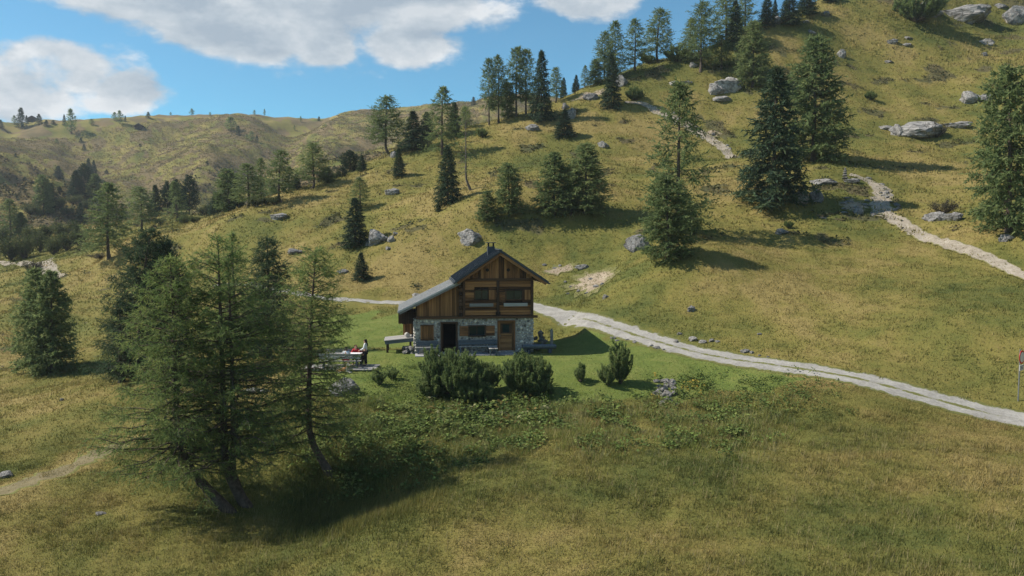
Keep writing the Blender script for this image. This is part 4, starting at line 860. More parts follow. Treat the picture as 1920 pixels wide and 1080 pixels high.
# u, v of the foot, v of the top, crown width in photo pixels, kind, label, group, depth range
TREES = [
 (1450,382,140,128,'spruce','large dark green spruce beside the upper bend of the cart track',GR,60,110),
 (1525,302,82,112,'larch_dense','tall dense pale green larch right behind the large dark spruce',GR,70,125),
 (1262,452,168,118,'larch','tall sparse larch on the open slope above the gravel road',GR,55,90),
 (1252,486,335,96,'larch_dense','bushy bright green young larch in front of the tall sparse larch',GR,50,85),
 (1297,437,388,30,'spruce','tiny dark spruce at the foot of the tall sparse larch',GR,55,95),
 (1038,402,290,74,'larch_dense','left one of the two full larches standing above the chalet roof',GR,60,110),
 (1098,400,275,82,'larch_dense','right one of the two full larches standing above the chalet roof',GR,60,110),
 (1070,402,312,44,'larch','slender young larch squeezed between the two full larches above the chalet',GR,60,110),
 (955,404,310,52,'larch_dense','narrow young larch uphill of the big pale boulder',GR,60,110),
 (913,413,360,40,'larch_dense','short yellowish green larch sapling left of the narrow young larch',GR,60,110),
 (1058,256,208,40,'spruce','low bushy dark spruce on the upper slope below the skyline trees',GR,80,135),
 (840,382,278,48,'spruce','dark dense spruce with jagged edge left of the bent bare larch',GR,70,125),
 (884,356,205,48,'larch_bare','thin bare larch with bent foot on the mid slope',GR,70,125),
 (822,396,378,12,'spruce','tiny green seedling below the jagged dark spruce',GR,60,125),
 (830,290,168,64,'larch','tall shaggy larch on the ridge crest left of the bent bare larch',GM,90,135),
 (852,256,195,28,'spruce','narrow dark spruce just right of the tall shaggy ridge larch',GM,90,135),
 (775,282,212,52,'spruce','broad dark spruce on the ridge crest between two larches',GM,90,135),
 (800,256,210,34,'spruce','dark spruce half hidden behind the broad ridge spruce',GM,100,140),
 (731,288,186,62,'larch','leftmost tall larch on the ridge crest with open branches',GM,90,135),
 (872,240,203,26,'larch','small pale larch on the ridge behind the bent bare larch',GM,95,140),
 (748,331,280,26,'spruce','small round dark spruce below the ridge crest',GM,70,125),
 (679,322,292,17,'spruce','very small spruce standing at the edge of the ridge',GM,80,128),
 (678,524,475,34,'spruce','small spruce with long shadow on the meadow left of the chalet',GR,50,95),
 (667,462,375,52,'spruce','dark conical spruce beside a dark boulder on the meadow',GR,60,105),
 (677,388,335,40,'larch','small wispy larch just behind the dark conical meadow spruce',GR,70,115),
 (527,378,286,54,'larch','forked larch with two bare stems on the ridge edge',GM,80,140),
 (542,358,313,30,'larch','slim larch behind the forked ridge larch',GM,90,170),
 (584,354,272,60,'larch','pointed open larch on the ridge edge with long dark trunk',GM,85,140),
 (557,352,320,16,'spruce','little dark spruce left of the pointed ridge larch',GM,90,170),
 (614,342,316,30,'larch_dense','small rounded larch right of the pointed ridge larch',GM,90,170),
 (656,322,283,38,'stone_pine','round topped grey green pine at the ridge edge',GM,90,200),
 (642,334,314,24,'stone_pine','low dark round pine tucked under the round topped pine',GM,90,200),
 (430,396,320,54,'larch_dense','broad larch in the hollow behind the middle ridge',GV_,105,220),
 (466,402,316,62,'larch','tall pale larch beside the broad larch in the hollow',GV_,105,220),
 (408,396,358,32,'spruce','small black green spruce at the left edge of the hollow trees',GV_,105,220),
 (490,362,286,32,'larch','slim tall larch at the right end of the hollow trees',GV_,110,240),
 (514,316,293,15,'spruce','tiny dark spruce above the slim hollow larch',GV_,150,300),
 (439,322,281,34,'larch_dense','round leafy larch high above the hollow',GV_,180,320),
 (422,328,296,32,'larch_dense','dark rounded larch left of the round leafy larch',GV_,180,320),
 (449,326,300,20,'larch','small larch right below the round leafy larch',GV_,180,320),
 (462,317,304,10,'spruce','tiny cone shaped spruce next to the small larch above the hollow',GV_,180,320),
 (314,372,311,28,'stone_pine','tall dark stone pine behind the group in the valley',GV_,140,280),
 (331,386,322,34,'stone_pine','round headed dark pine in the middle of the valley group',GV_,130,260),
 (356,402,330,36,'stone_pine','broad dark columnar pine at the right of the valley group',GV_,120,260),
 (292,388,332,28,'spruce','pointed dark spruce at the left of the valley group',GV_,130,260),
 (331,416,343,44,'larch','pale larch with clear lower trunk in front of the dark valley pines',GV_,110,220),
 (265,434,354,52,'larch','pale larch left of the valley pines with drooping branches',GV_,105,200),
 (205,485,348,78,'larch','big open larch with visible trunk beside the valley path',GV_,90,160),
 (82,402,331,34,'larch_dense','narrow spire shaped larch at the upper edge of the thicket',GV_,150,300),
 (96,388,345,28,'spruce','dark spruce behind the narrow spire shaped larch',GV_,170,320),
 (152,420,382,24,'spruce','lone small dark spruce on the grassy knoll in the valley',GV_,130,260),
 (17,450,376,46,'larch','open topped larch at the left edge of the thicket',GV_,110,220),
 (40,448,400,26,'larch_dense','dark narrow larch right beside the open topped larch',GV_,110,220),
 (110,335,312,19,'spruce','single conical spruce on the far meadow',GF,200,400),
 (143,366,322,32,'spruce','dark broad spruce at the left of the far grove',GF,180,340),
 (159,362,308,34,'stone_pine','tall round pine in the far grove',GF,190,360),
 (167,334,299,14,'spruce','slim spire rising behind the far grove',GF,230,400),
 (177,334,302,14,'spruce','second slim spire right of the first behind the far grove',GF,230,400),
 (179,376,328,30,'larch_dense','grey green larch at the right end of the far grove',GF,170,330),
 (112,362,350,13,'spruce','low dark spruce between the spire larch and the far grove',GF,180,360),
 # right skyline
 (917,234,116,28,'larch_slim','left trunk of the pair of slim skyline larches',GS,100,140),
 (935,231,111,32,'larch_slim','right trunk of the pair of slim skyline larches',GS,100,140),
 (968,220,95,38,'larch_slim','tall larch on the skyline with a full top',GS,100,140),
 (986,217,99,36,'larch_slim','tall larch just right of the full topped skyline larch',GS,100,140),
 (952,222,158,28,'larch_dense','yellow green larch sapling between the tall skyline larches',GS,100,140),
 (1015,226,103,46,'spruce','tall dark spruce standing before the skyline gap',GS,90,140),
 (1042,192,130,28,'larch','small rounded larch right behind the tall dark skyline spruce',GS,110,145),
 (1057,182,147,13,'spruce','thin little spruce in the skyline gap',GS,110,145),
 (1080,168,139,16,'spruce','small dark spruce at the right side of the skyline gap',GS,110,145),
 (1097,160,121,17,'larch','slim small larch right of the skyline gap',GS,110,145),
 (1116,158,113,30,'larch_dense','bushy larch at the foot of the big skyline group',GS,110,145),
 (1137,152,65,36,'larch','left tall larch of the big skyline group',GS,110,145),
 (1153,152,47,42,'larch','highest larch of the big skyline group above the dark path spruce',GS,110,145),
 (1146,203,107,38,'spruce','slender dark spruce where the foot trail leaves the slope',GS,90,140),
 (1191,132,42,46,'larch','pointed skyline larch between two gaps of sky',GS,110,150),
 (1235,116,23,56,'larch','wide skyline larch left of the dwarf pine patch',GS,110,150),
 (1294,100,38,46,'larch','leaning larch behind the dwarf pine patch on the skyline',GS,115,155),
 (1313,134,12,60,'larch','big brownish larch with long trunk before the skyline',GS,100,150),
 (1360,88,-12,66,'larch','large larch cut by the top of the picture',GS,115,160),
 (1378,92,8,36,'spruce','dark spruce in the heart of the top skyline clump',GS,115,160),
 (1400,64,-18,50,'larch','larch at the right of the top skyline clump',GS,120,165),
 (1352,132,70,44,'larch','crooked larch with bare lower trunk near the big cracked boulder',GS,100,150),
 (1411,162,48,60,'larch_dense','bushy larch right of the big cracked boulder',GS,100,150),
 (1437,48,0,32,'spruce','pointed spruce in the skyline dip near the top edge',GS,120,165),
 (1453,38,2,15,'spruce','very thin spruce next to the pointed spruce in the skyline dip',GS,120,165),
 (1480,46,-10,42,'spruce','full dark spruce touching the top edge of the picture',GS,120,165),
 (1512,28,-18,40,'spruce','second full dark spruce at the top edge nearer the grassy summit',GS,125,170),
 (1556,4,-30,24,'spruce','last spruce on the grassy summit edge',GS,130,175),
 (1890,434,140,122,'larch_dense','large feathery larch at the right edge of the picture',GR,50,95),
 (98,697,512,86,'larch_dense','right stem of the twin larches alone on the left meadow',GR,50,80),
 (72,694,508,78,'larch_dense','left stem of the twin larches alone on the left meadow',GR,50,80),
 (888,197,183,11,'far_spruce','single small conifer on the skyline saddle',GF,300,560),
]
for u, v, vt, wpx, kind, lab, grp, d0, d1 in TREES:
    bs = hit(u, v, d0, d1); s = scl(bs[1])
    vg = 540 - F * ((bs[2] * CT + bs[1] * ST) / (bs[1] * CT - bs[2] * ST))   # foot as projected
    hgt = max(0.5, (min(v, vg + 6) - vt) / s) * 1.02; wd = wpx / s
    plant(kind, bs, hgt, wd * (1.17 if 'larch' in kind else 1.12), lab, NAME[kind][1], grp, NAME[kind][0])
# tiny trees of the far hill
FAR = [(2,239,226,10,'s','dark conifer on the far skyline at the left picture edge'),(27,233,218,8,'l','thin pale tree left of the tallest far conifer'),(40,239,206,19,'s','tallest dark conifer on the far hill beside the skyline hut'),(50,232,218,7,'s','tiny conifer just left of the skyline hut'),(74,234,216,13,'s','cone shaped conifer just right of the skyline hut'),(87,236,226,10,'s','low dark conifer between the cone shaped one and a smaller skyline conifer'),(100,233,226,9,'s','small dark skyline conifer two trees right of the skyline hut'),(121,234,217,7,'s','slim conifer hugging the tallest pale far tree'),(134,251,209,17,'l','tallest pale tree on the far hill below the skyline'),(172,234,224,9,'l','low pale shrub like tree on the far crest, alone'),
 (215,226,212,10,'l','left tree of the small skyline trio near the lower hut'),(225,232,210,12,'l','middle and tallest tree of the small skyline trio'),(235,228,218,5,'s','right and thinnest tree of the small skyline trio'),(106,269,261,6,'l','tiny pale sapling on the far slope below the skyline hut'),(152,267,259,7,'s','tiny conifer at the lip of the first far gully'),(158,282,271,7,'s','small conifer standing inside the first far gully'),(29,294,288,7,'s','tiny dark conifer alone on the left of the far slope'),(47,342,333,11,'s','small conifer on the far meadow left of the single conical spruce'),(200,326,319,8,'s','tiny conifer right of the far grove'),
 (278,221,211,9,'s','round dark tree on the skyline right of the lower hut'),(320,216,211,4,'l','speck of a tree on the skyline where the hill is highest at left'),(360,216,205,8,'l','small upright tree on the bare skyline above the gullies'),(394,217,211,4,'l','tiny thin tree alone on the long bare skyline'),(477,216,207,5,'l','left of two tiny trees on the skyline above the second gully'),(496,216,205,4,'l','right of two tiny trees on the skyline above the second gully'),(433,246,222,20,'l','widest clump like tree on the far hill slope'),(447,254,238,10,'s','small conifer right below the widest far clump'),(472,266,248,13,'l','rounded tree lower right of the widest far clump'),(482,263,254,6,'s','tiny conifer touching the rounded far tree'),(463,262,253,8,'l','small pale tree left of the rounded far tree'),
 (564,229,219,4,'l','tiny bare tree just under the far skyline saddle'),(598,226,219,6,'s','tiny dark conifer under the dip of the far skyline'),(85,320,316,5,'s','speck of a conifer above the single conical spruce'),(263,274,270,6,'s','dark shrub sized conifer below the lower hut'),(388,306,302,6,'s','dark dot of a conifer on the far slope above the valley pines'),(552,244,236,4,'l','tiny pale tree on the rib between the far gullies')]
for u, v, vt, wpx, c, lab in FAR:
    bs = hit(u, v, 230, 600); s = scl(bs[1]); kind = 'far_spruce' if c == 's' else 'far_larch'
    plant(kind, bs, (v - vt) / s * 1.05, wpx / s * 1.1, lab, 'spruce' if c == 's' else 'larch', GF, 'spruce_tree' if c == 's' else 'larch_tree')
# bushes and dwarf pines
BUSH = [ # u, v foot, height px, width px, kind, label, d0, d1
 (1272,116,30,52,'dwarf_pine','dwarf pine patch on the skyline beside the wide larch',100,150),(1215,118,16,36,'dwarf_pine','low dwarf pine under the pointed skyline larch',100,150),
 (1718,42,55,100,'dwarf_pine','dark dwarf pine thicket growing before the summit cliff',120,170),(1190,188,24,34,'dwarf_pine','small dwarf pine right of the trail head',90,135),
 (904,258,18,24,'dwarf_pine','single low dwarf pine below the slim skyline larches',90,135),(1756,258,34,50,'heath_bush','leafless bush before the long dark boulder',80,120),
 (1770,400,30,64,'heath_bush','low brown bush on the rocks right of the cart track',60,100),(1478,428,14,20,'dwarf_pine','little dwarf pine on the shady slope below the large spruce',60,100),(1632,188,16,22,'dwarf_pine','little dwarf pine alone on the upper meadow',95,140),
 (60,512,30,40,'heath_bush','bare purple bush behind the twin larches',70,130),(1255,468,22,36,'heath_bush','dead brown bush on the rocks by the young larch',55,85),
 (190,486,14,60,'heath_bush','low purple heath bush under the big open valley larch',80,140)]
for u, v, hp, wp, kind, lab, d0, d1 in BUSH:
    bs = hit(u, v, d0, d1); s = scl(bs[1])
    nat = {'dwarf_pine': (1.8, 2.5), 'heath_bush': (1.6, 3.2)}[kind]
    plant(kind, bs, hp / s, wp / s, lab, 'bush', 'bushes on the hillsides', 'dwarf_pine' if kind == 'dwarf_pine' else 'heath_bush', None, nat)
rb = random.Random(3)
for u, v, hp, wp, lab in [(20,488,46,60,'largest thicket bush at the left end of the valley path'),(45,486,50,50,'tall thicket bush beside the valley path, second from the left edge'),(75,472,40,50,'thicket bush above the fork of the valley path'),(100,478,36,46,'thicket bush right at the fork of the valley path'),(125,470,40,46,'thicket bush near the grassy knoll edge'),(150,462,38,40,'rightmost thicket bush beside the big open larch'),
 (60,455,34,44,'bush in the middle of the thicket under the open topped larch'),(90,450,34,40,'bush in the heart of the thicket'),(115,446,30,40,'bush in the upper middle of the thicket'),(140,440,28,34,'thicket bush below the lone small dark spruce'),(8,462,40,40,'dark thicket bush at the left picture edge'),(30,420,24,34,'bush behind the open topped larch'),(60,404,26,40,'bush left of the narrow spire shaped larch'),(112,390,20,36,'bush right of the narrow spire shaped larch'),(140,384,20,36,'bush at the foot of the far grove'),(165,392,18,30,'bush right below the far grove'),(125,405,20,34,'bush on top of the grassy knoll'),
 (300,422,14,26,'low bush right of the drooping pale larch'),(345,420,16,28,'low bush at the foot of the pale clear trunked larch'),(365,418,14,26,'small bush right of the pale clear trunked larch'),(385,398,20,34,'bush between the columnar pine and the hollow trees'),(395,380,24,36,'bush up the gully left of the hollow trees'),(500,384,18,30,'bush left of the forked ridge larch'),(515,384,16,26,'bush at the very foot of the forked ridge larch'),(545,356,12,20,'small bush right of the forked ridge larch'),(630,334,12,22,'small bush under the low dark round pine'),(380,350,16,26,'bush on the far slope above the columnar pine'),(445,388,20,34,'bush between the two big hollow larches'),(480,388,22,36,'bush at the right end of the hollow trees')]:
    bs = hit(u, v, 95, 330); s = scl(bs[1])
    plant('bush', bs, hp / s, wp / s * 1.1, lab, 'bush', 'bushes in the valley', 'leafy_bush', rb.uniform(0, 6), (2.0, 3.8))
# dwarf pines in front of the chalet (own shapes)
for k, (u, v, hp, wp, lab) in enumerate([(838,738,88,96,'largest bushy dwarf pine before the chalet doorway'),(868,748,84,86,'dwarf pine bush in the middle of the row before the chalet'),(905,735,62,66,'rounded dwarf pine bush below the long bench'),
        (812,746,44,60,'low sprawling dwarf pine at the left end of the row'),(888,752,40,84,'low sprawling dwarf pine under the middle bushes'),(1012,744,42,60,'low sprawling dwarf pine right of the full round bush'),
        (986,738,76,94,'full round dwarf pine bush before the chalet front door'),(1164,720,80,42,'upright dwarf pine with tall shoots on the lawn right of the chalet'),(1140,722,46,36,'lower dwarf pine left of the upright dwarf pine'),
        (1088,716,36,30,'tiny thin dwarf pine on the lawn between the bigger ones'),(712,722,34,26,'small dwarf pine tuft near the pale boulder'),(735,712,24,22,'smallest dwarf pine sprig on the lawn edge')]):
    bs = hit(u, v, 38, 52); s = scl(bs[1]); hgt, wd = hp / s, wp / s
    wm, cm = dwarf_pine(300 + k, hgt, wd / 2, stems=max(7, int(15 * wd * wd)))
    o = tag(empty('dwarf_pine', tuple(bs), 0), lab, 'bush', 'dwarf pines in front of the chalet'); obj('stem', wm, o); obj('crown', cm, o)
# ---- the large larches in the foreground, each its own shape
def big(u, v, d, vt, wpx, label, cat='larch', name='larch_tree', kind=None, **kw):
    p = P(u, v, d); p[2] = H1(p[0], p[1]); s = scl(d); hgt = (v - vt) / s; Rd = wpx / 2 / s
    prm = dict(nb=160, tw=13, lf=10, ll=0.17, lw=0.027, twl=0.66, t0=0.08, gapy=0.05, wood_sides=5); prm.update(kw)
    if kind == 'stone': wm, cm = stone_pine(kw['seed'], hgt, Rd)
    else: wm, cm = conifer(prm.pop('seed'), hgt, Rd, **prm)
    o = tag(empty(name, tuple(p), 0), label, cat, 'foreground larches'); obj('trunk', wm, o); obj('crown', cm, o)
big(440, 955, 32, 470, 370, 'foreground larch with curved foot, leftmost of the curved trunks', seed=401, sweep=-2.3, sweep_t=0.36, tr=0.17, t0=0.15, power=0.62, lowfull=0.95, gapy=0.07, nb=180)
big(470, 948, 32.5, 434, 370, 'densest foreground larch with double trunk between the other two curved larches', seed=402, sweep=-1.05, sweep_t=0.20, tr=0.17, t0=0.17, power=0.6, twin=(0.35, 0.15, 0), nb=205)
big(628, 895, 34.5, 466, 215, 'slimmer foreground larch with curved foot nearest the picnic table', seed=403, sweep=-1.15, sweep_t=0.26, lean=0.5, tr=0.15, t0=0.17, power=0.42, lowfull=0.9, gapy=0.10, nb=150)
big(262, 706, 51, 428, 165, 'dark tall larch behind the foreground group on its left', seed=404, leaf='larch_dark', power=0.5, t0=0.03, lean=1.0, nb=190, ll=0.2, lw=0.042, tw=14)
big(228, 712, 50, 560, 60, 'small larch at the left rim of the foreground group', seed=405, leaf='larch_dark', power=0.55, t0=0.04, nb=80, ll=0.2, lw=0.03, tw=9)
big(318, 690, 52, 446, 105, 'blue green stone pine rising behind the foreground larches', cat='pine', name='stone_pine', kind='stone', seed=406)
big(505, 660, 54, 436, 125, 'darker larch behind the foreground group towards the chalet', seed=407, leaf='larch_dark', power=0.5, t0=0.04, nb=165, ll=0.2, lw=0.042, tw=13)
big(440, 640, 58, 425, 80, 'thin topped larch behind the densest foreground larch', seed=408, power=0.6, t0=0.04, nb=110, ll=0.2, lw=0.034, tw=9)
# ------------------------------------------------------------------ boulders and stones
def rock_mesh(seed, sub=4, cuts=16, rough=0.10, flat=1.0):
    rng = np.random.default_rng(seed); bm = bmesh.new(); bmesh.ops.create_icosphere(bm, subdivisions=sub, radius=1.0)
    V = np.array([v.co for v in bm.verts]); Fc = np.array([[v.index for v in f.verts] for f in bm.faces]); bm.free()
    V = V * np.array([1.0, 0.85, 0.8]); 
    for _ in range(cuts):
        n = rng.standard_normal(3); n /= np.linalg.norm(n); d = rng.uniform(0.45, 0.82); q = V @ n
        V = V - np.clip(q - d, 0, None)[:, None] * n[None] * 0.93
    p = V * 2.2 + seed
    nz = fbm2(p[:, 0] + p[:, 2] * 0.7, p[:, 1] - p[:, 2] * 0.6, seed, 4, 0.6); st = np.sin(p[:, 2] * 5 + 2 * fbm2(p[:, 0], p[:, 1], seed + 3, 2)) * 0.25
    V = V * (1 + rough * (nz + st))[:, None]
    return mesh_np('rock', V, Fc, M['rock'], False)
ROCKS = [rock_mesh(500 + i, 4 if i < 5 else 2, 14 + 2 * (i % 3), 0.12) for i in range(8)]
def ext(me):
    co = np.empty(len(me.vertices) * 3); me.vertices.foreach_get('co', co); co = co.reshape(-1, 3); return co.max(0) - co.min(0)
REXT = [ext(r) for r in ROCKS]
_ri = [0]
def rock(u, vb, wpx, hpx, label, d0=30, d1=170, tilt=0.0, cat='boulder', group=None, name='boulder', shp=None, depth=0.8, small=False):
    _ri[0] += 1; wpx *= 0.92; hpx *= 0.9; k = shp if shp is not None else ((_ri[0] % 5) if not small else 5 + _ri[0] % 3)
    b_ = hit(u, vb - 0.12 * hpx, d0, d1); s = scl(b_[1]); wd, hg = wpx / s, hpx / s; e = REXT[k]
    o = obj(name, ROCKS[k], None, (b_[0], b_[1] + wd * 0.15, b_[2] + hg * 0.14), (0, tilt, (_ri[0] * 1.3) % 6.28 if small else rnd.uniform(-0.5, 0.5)), (wd / e[0] * 1.12, wd * depth / e[1], hg * 1.12 / e[2]))
    return tag(o, label, cat, group)
GB = 'boulders on the hillside'
for r_ in [
 (887,458,62,38,'big pale ribbed boulder just above the chalet roof'),(1196,472,46,48,'rugged grey rock at the left of the bushy young larch'),
 (1368,178,52,50,'big cracked boulder below the crooked skyline larch'),(1342,180,32,34,'pale rock leaning on the big cracked boulder'),(1356,190,40,14,'flat slab lying in front of the big cracked boulder'),
 (1168,162,32,28,'grey outcrop above the dark path spruce'),(1108,188,30,20,'pale outcrop left of the dark path spruce'),(1072,226,18,34,'upright pale rock beside the low bushy spruce'),(1060,206,14,18,'small grey rock left of the upright pale rock'),
 (1000,246,28,18,'dark wedge rock below the tall dark skyline spruce'),(1133,278,26,18,'dark rock alone in the middle of the upper slope'),(739,296,18,18,'pale block at the foot of the leftmost ridge larch'),
 (735,368,28,22,'dark round boulder on the slope left of the jagged spruce'),(706,460,42,42,'large dark boulder behind the conical meadow spruce'),(735,454,18,16,'grey rock right of the large dark boulder'),(741,442,16,10,'small grey rock above the rock right of the dark boulder'),
 (690,462,12,14,'small pale rock at the foot of the conical meadow spruce'),(522,412,38,18,'low dark outcrop on the left meadow below the ridge'),(552,476,34,14,'flat grey outcrop behind the foreground larches'),(645,513,24,11,'low white rock left of the small meadow spruce'),(728,468,14,8,'tiny grey rock below the large dark boulder'),
 (1092,505,28,14,'dark flat rock above the bare earth scar'),(1297,586,16,18,'grey upright stone on the slope above the gravel road'),(1136,560,14,11,'pale stone at the foot of the bare earth scar'),
 (1735,258,96,42,'long dark boulder on the upper right meadow'),(1690,258,40,34,'pale hump at the left end of the long dark boulder'),(1660,243,34,11,'flat white slab left of the long dark boulder'),(1800,242,50,22,'low dark tail rock right of the long dark boulder'),
 (1822,196,40,36,'pale round boulder on the right meadow'),(1852,190,30,20,'half buried rock beside the pale round boulder'),(1856,86,36,18,'dark boulder high on the right meadow'),(1846,106,12,12,'small pale stone below the high dark boulder'),
 (1675,84,20,17,'round grey stone on the summit meadow'),(1703,74,18,8,'flat pale stone right of the round grey stone'),(1703,87,20,9,'flat grey stone below the flat pale stone'),(1521,64,16,12,'pale stone near the summit edge spruces'),(1549,28,14,11,'round stone on the summit edge'),(1512,44,14,10,'small stone under the top edge spruces'),(1459,46,18,22,'white rock between the top edge spruces'),
 (1580,110,18,24,'white cracked rock on the upper meadow'),(1668,118,28,7,'thin white ledge on the upper meadow'),(1265,160,26,12,'pale ledge rock right of the grey outcrop'),(1288,158,24,10,'second pale ledge further right of the grey outcrop'),(1300,128,16,16,'white rock at the foot of the brownish larch'),
 (1505,386,32,40,'left block of the pair of grey boulders under the large spruce'),(1536,382,36,36,'right block of the pair of grey boulders under the large spruce'),(1545,346,50,16,'flat grey rocks at the top of the cart track'),(1600,345,30,16,'grey rock in the bend of the cart track'),
 (1466,440,28,16,'pale stone on the shady slope below the large spruce'),(1612,404,20,18,'grey block beside the cart track'),(1545,412,18,8,'flat pale stone below the pair of grey boulders'),(1760,416,46,28,'grey rock under the low brown bush'),(1790,416,34,26,'second grey rock right of the low brown bush'),(1890,452,36,18,'pale stone by the feathery larch at the right edge'),
 (650,744,58,46,'big white limestone boulder on the lawn before the picnic deck'),(783,562,36,16,'white boulder behind the lean-to roof'),(777,664,24,14,'white rocks against the left foot of the chalet'),
 (470,738,34,14,'white stone seen behind the double foreground larch'),(495,738,24,12,'white stone right of the one behind the double larch'),(12,896,34,16,'weathered pale stone at the left edge of the picture'),(186,967,22,9,'dark flat stone in the foreground grass'),(115,752,10,8,'small pale stone on the left meadow')]:
    rock(*r_, d0=(20 if r_[1] > 700 else 45), d1=170, group=GB)
for r_ in [(1805,46,110,56,'pale rock cliff below the summit at the upper right'),(1745,36,60,44,'darker rock face behind the dwarf pine thicket'),(1912,46,50,48,'rock face at the upper right corner'),(1880,16,50,14,'white slab above the pale rock cliff')]:
    rock(*r_, d0=110, d1=185, cat='cliff', name='rock_face', depth=0.6)
# small loose stones
GS1 = 'loose stones by the gravel road'
for u, v, wp in [(1150,636,12),(1157,640,8),(1190,643,12),(1176,639,9),(1222,650,10),(1232,655,16),(1245,657,8),(1268,643,14),(1275,628,12),(1300,640,22),(1318,644,16),(1335,641,14),(1345,642,10),(1398,662,18),(1410,663,12),(1425,628,10),(1424,668,8),(1440,670,7)]:
    rock(u, v, wp, wp * 0.6, 'small white stone lying along the gravel road verge', 40, 70, cat='stone', group=GS1, name='stone', small=True)
for u, v, wp in [(1070,540,10),(1085,548,12),(1100,552,10),(1060,530,9),(1118,540,14),(1130,535,12),(1108,525,10),(1040,505,9),(1050,500,10),(1020,498,9),(1065,552,8)]:
    rock(u, v, wp, wp * 0.65, 'small pale stone in the bare earth scar above the chalet', 55, 90, cat='stone', group='stones in the earth scar', name='stone', small=True)
rs = random.Random(11)
for i in range(18):
    rock(1578 + rs.random() * 60, 372 + rs.random() * 34, rs.uniform(9, 18), rs.uniform(5, 9), 'pale stone in the rubble beside the cart track bend', 55, 100, cat='stone', group='rubble stones by the cart track', name='stone', small=True)
for i in range(16):
    t_ = rs.random(); rock(1205 + 170 * t_ + rs.uniform(-8, 8), 200 + 92 * t_ - 8 + rs.uniform(-9, 6), rs.uniform(6, 14), rs.uniform(4, 8), 'white stone along the steep foot trail', 80, 132, cat='stone', group='stones along the foot trail', name='stone', small=True)
for i in range(16):
    t_ = rs.random(); rock(1625 + 60 * t_ + rs.uniform(-5, 10), 342 + 60 * t_ + rs.uniform(-14, 2), rs.uniform(8, 14), rs.uniform(5, 9), 'brown stone on the inner bank of the cart track', 60, 100, cat='stone', group='stones on the track bank', name='stone', small=True)
for i in range(46):   # drystone heap below the lawn
    a_, q_ = rs.uniform(-1, 1), rs.random()
    rock(1246 + a_ * (20 - 4 * q_) + 6 * q_, 716 + 50 * q_, rs.uniform(9, 17), rs.uniform(8, 13), 'white stone in the tumbled heap below the lawn', 36, 48, cat='stone', group='stones of the tumbled heap', name='stone', small=True)
# stone pile at the chalet corner
for i in range(22):
    p = hw(7.95 + rs.random() * 0.7, 0.2 + rs.random() * 0.9, 0.1 + rs.random() ** 1.3 * 1.1); k = 5 + i % 3
    tag(obj('stone', ROCKS[k], None, p, (rs.random(), rs.random(), rs.random() * 6), (0.22, 0.20, 0.16)), 'grey stone piled at the right corner of the chalet', 'stone', 'stones piled at the chalet corner')
for i in range(9):
    p = hw(-0.75 + rs.random() * 0.7, 0.1 + rs.random() * 0.7, 0.05 + rs.random() * 0.3); tag(obj('stone', ROCKS[5 + i % 3], None, p, (rs.random(), rs.random(), rs.random() * 6), (0.26, 0.24, 0.2)), 'white stone heaped below the plank ramp', 'stone', 'stones below the ramp')
# cairn on the rocks by the cart track
cb = hit(1584, 338, 60, 110); cs = scl(cb[1]); zc = cb[2] + 0.1
for i, (r_, hh) in enumerate([(0.42, 0.34), (0.34, 0.32), (0.27, 0.28), (0.22, 0.30), (0.15, 0.24)]):
    tag(obj('stone', ROCKS[5 + i % 3], None, (cb[0] + rs.uniform(-.05, .05), cb[1], zc + hh * 0.45), (0, 0, i * 1.3), (r_, r_, hh * 0.62)), 'stone of the small cairn beside the cart track', 'stone', 'stones of the cairn'); zc += hh * 0.85
# bare earth patches
M['earth'] = mat_gravel('bare_earth', (0.20, 0.155, 0.11), (0.33, 0.27, 0.20), (0.46, 0.40, 0.32), (0.10, 0.10, 0.035))
def patch(u, v, wp, hp, seed, d0, d1):
    c = hit(u, v, d0, d1); top = hit(u, v - hp / 2, d0, d1); s = scl(c[1]); a = wp / 2 / s; bb = max(0.5, (top[1] - c[1]))
    rr, th = np.meshgrid(np.linspace(0, 1, 9), np.linspace(0, 2 * np.pi, 40, endpoint=False), indexing='ij')
    k = 1 + 0.45 * fbm2(np.cos(th) * 2.2 + seed, np.sin(th) * 2.2, seed, 4, 0.6); X = c[0] + a * rr * k * np.cos(th); Y = c[1] + bb * rr * k * np.sin(th)
    Z = H(X.ravel(), Y.ravel()).reshape(X.shape) + 0.05; i, j = np.meshgrid(np.arange(8), np.arange(40), indexing='ij'); j2 = (j + 1) % 40
    q = np.stack([i * 40 + j, (i + 1) * 40 + j, (i + 1) * 40 + j2, i * 40 + j2], -1).reshape(-1, 4)
    me = mesh_np('bare_earth', np.stack([X, Y, Z], -1).reshape(-1, 3), q, M['earth'], True, {'grassy': np.clip(rr.ravel() * 1.1 - 0.1, 0, 1) * 0.75}); return tag(obj('bare_earth', me), kind='structure')
M['worn'] = mat_gravel('worn_turf', (0.135, 0.115, 0.062), (0.19, 0.16, 0.088), (0.25, 0.205, 0.12), (0.11, 0.112, 0.036))
strip('worn_path', WORN, [1.0, 1.3, 1.5, 1.2, 0.6], M['worn'], 0.3, 0.02, 21, rough_edge=0.3, fade=1.3)
patch(1112, 530, 95, 44, 3, 55, 90); patch(1050, 508, 60, 18, 5, 55, 95); patch(1600, 388, 60, 34, 7, 60, 100); patch(1110, 178, 70, 14, 8, 95, 136); patch(1335, 250, 40, 14, 9, 85, 130)

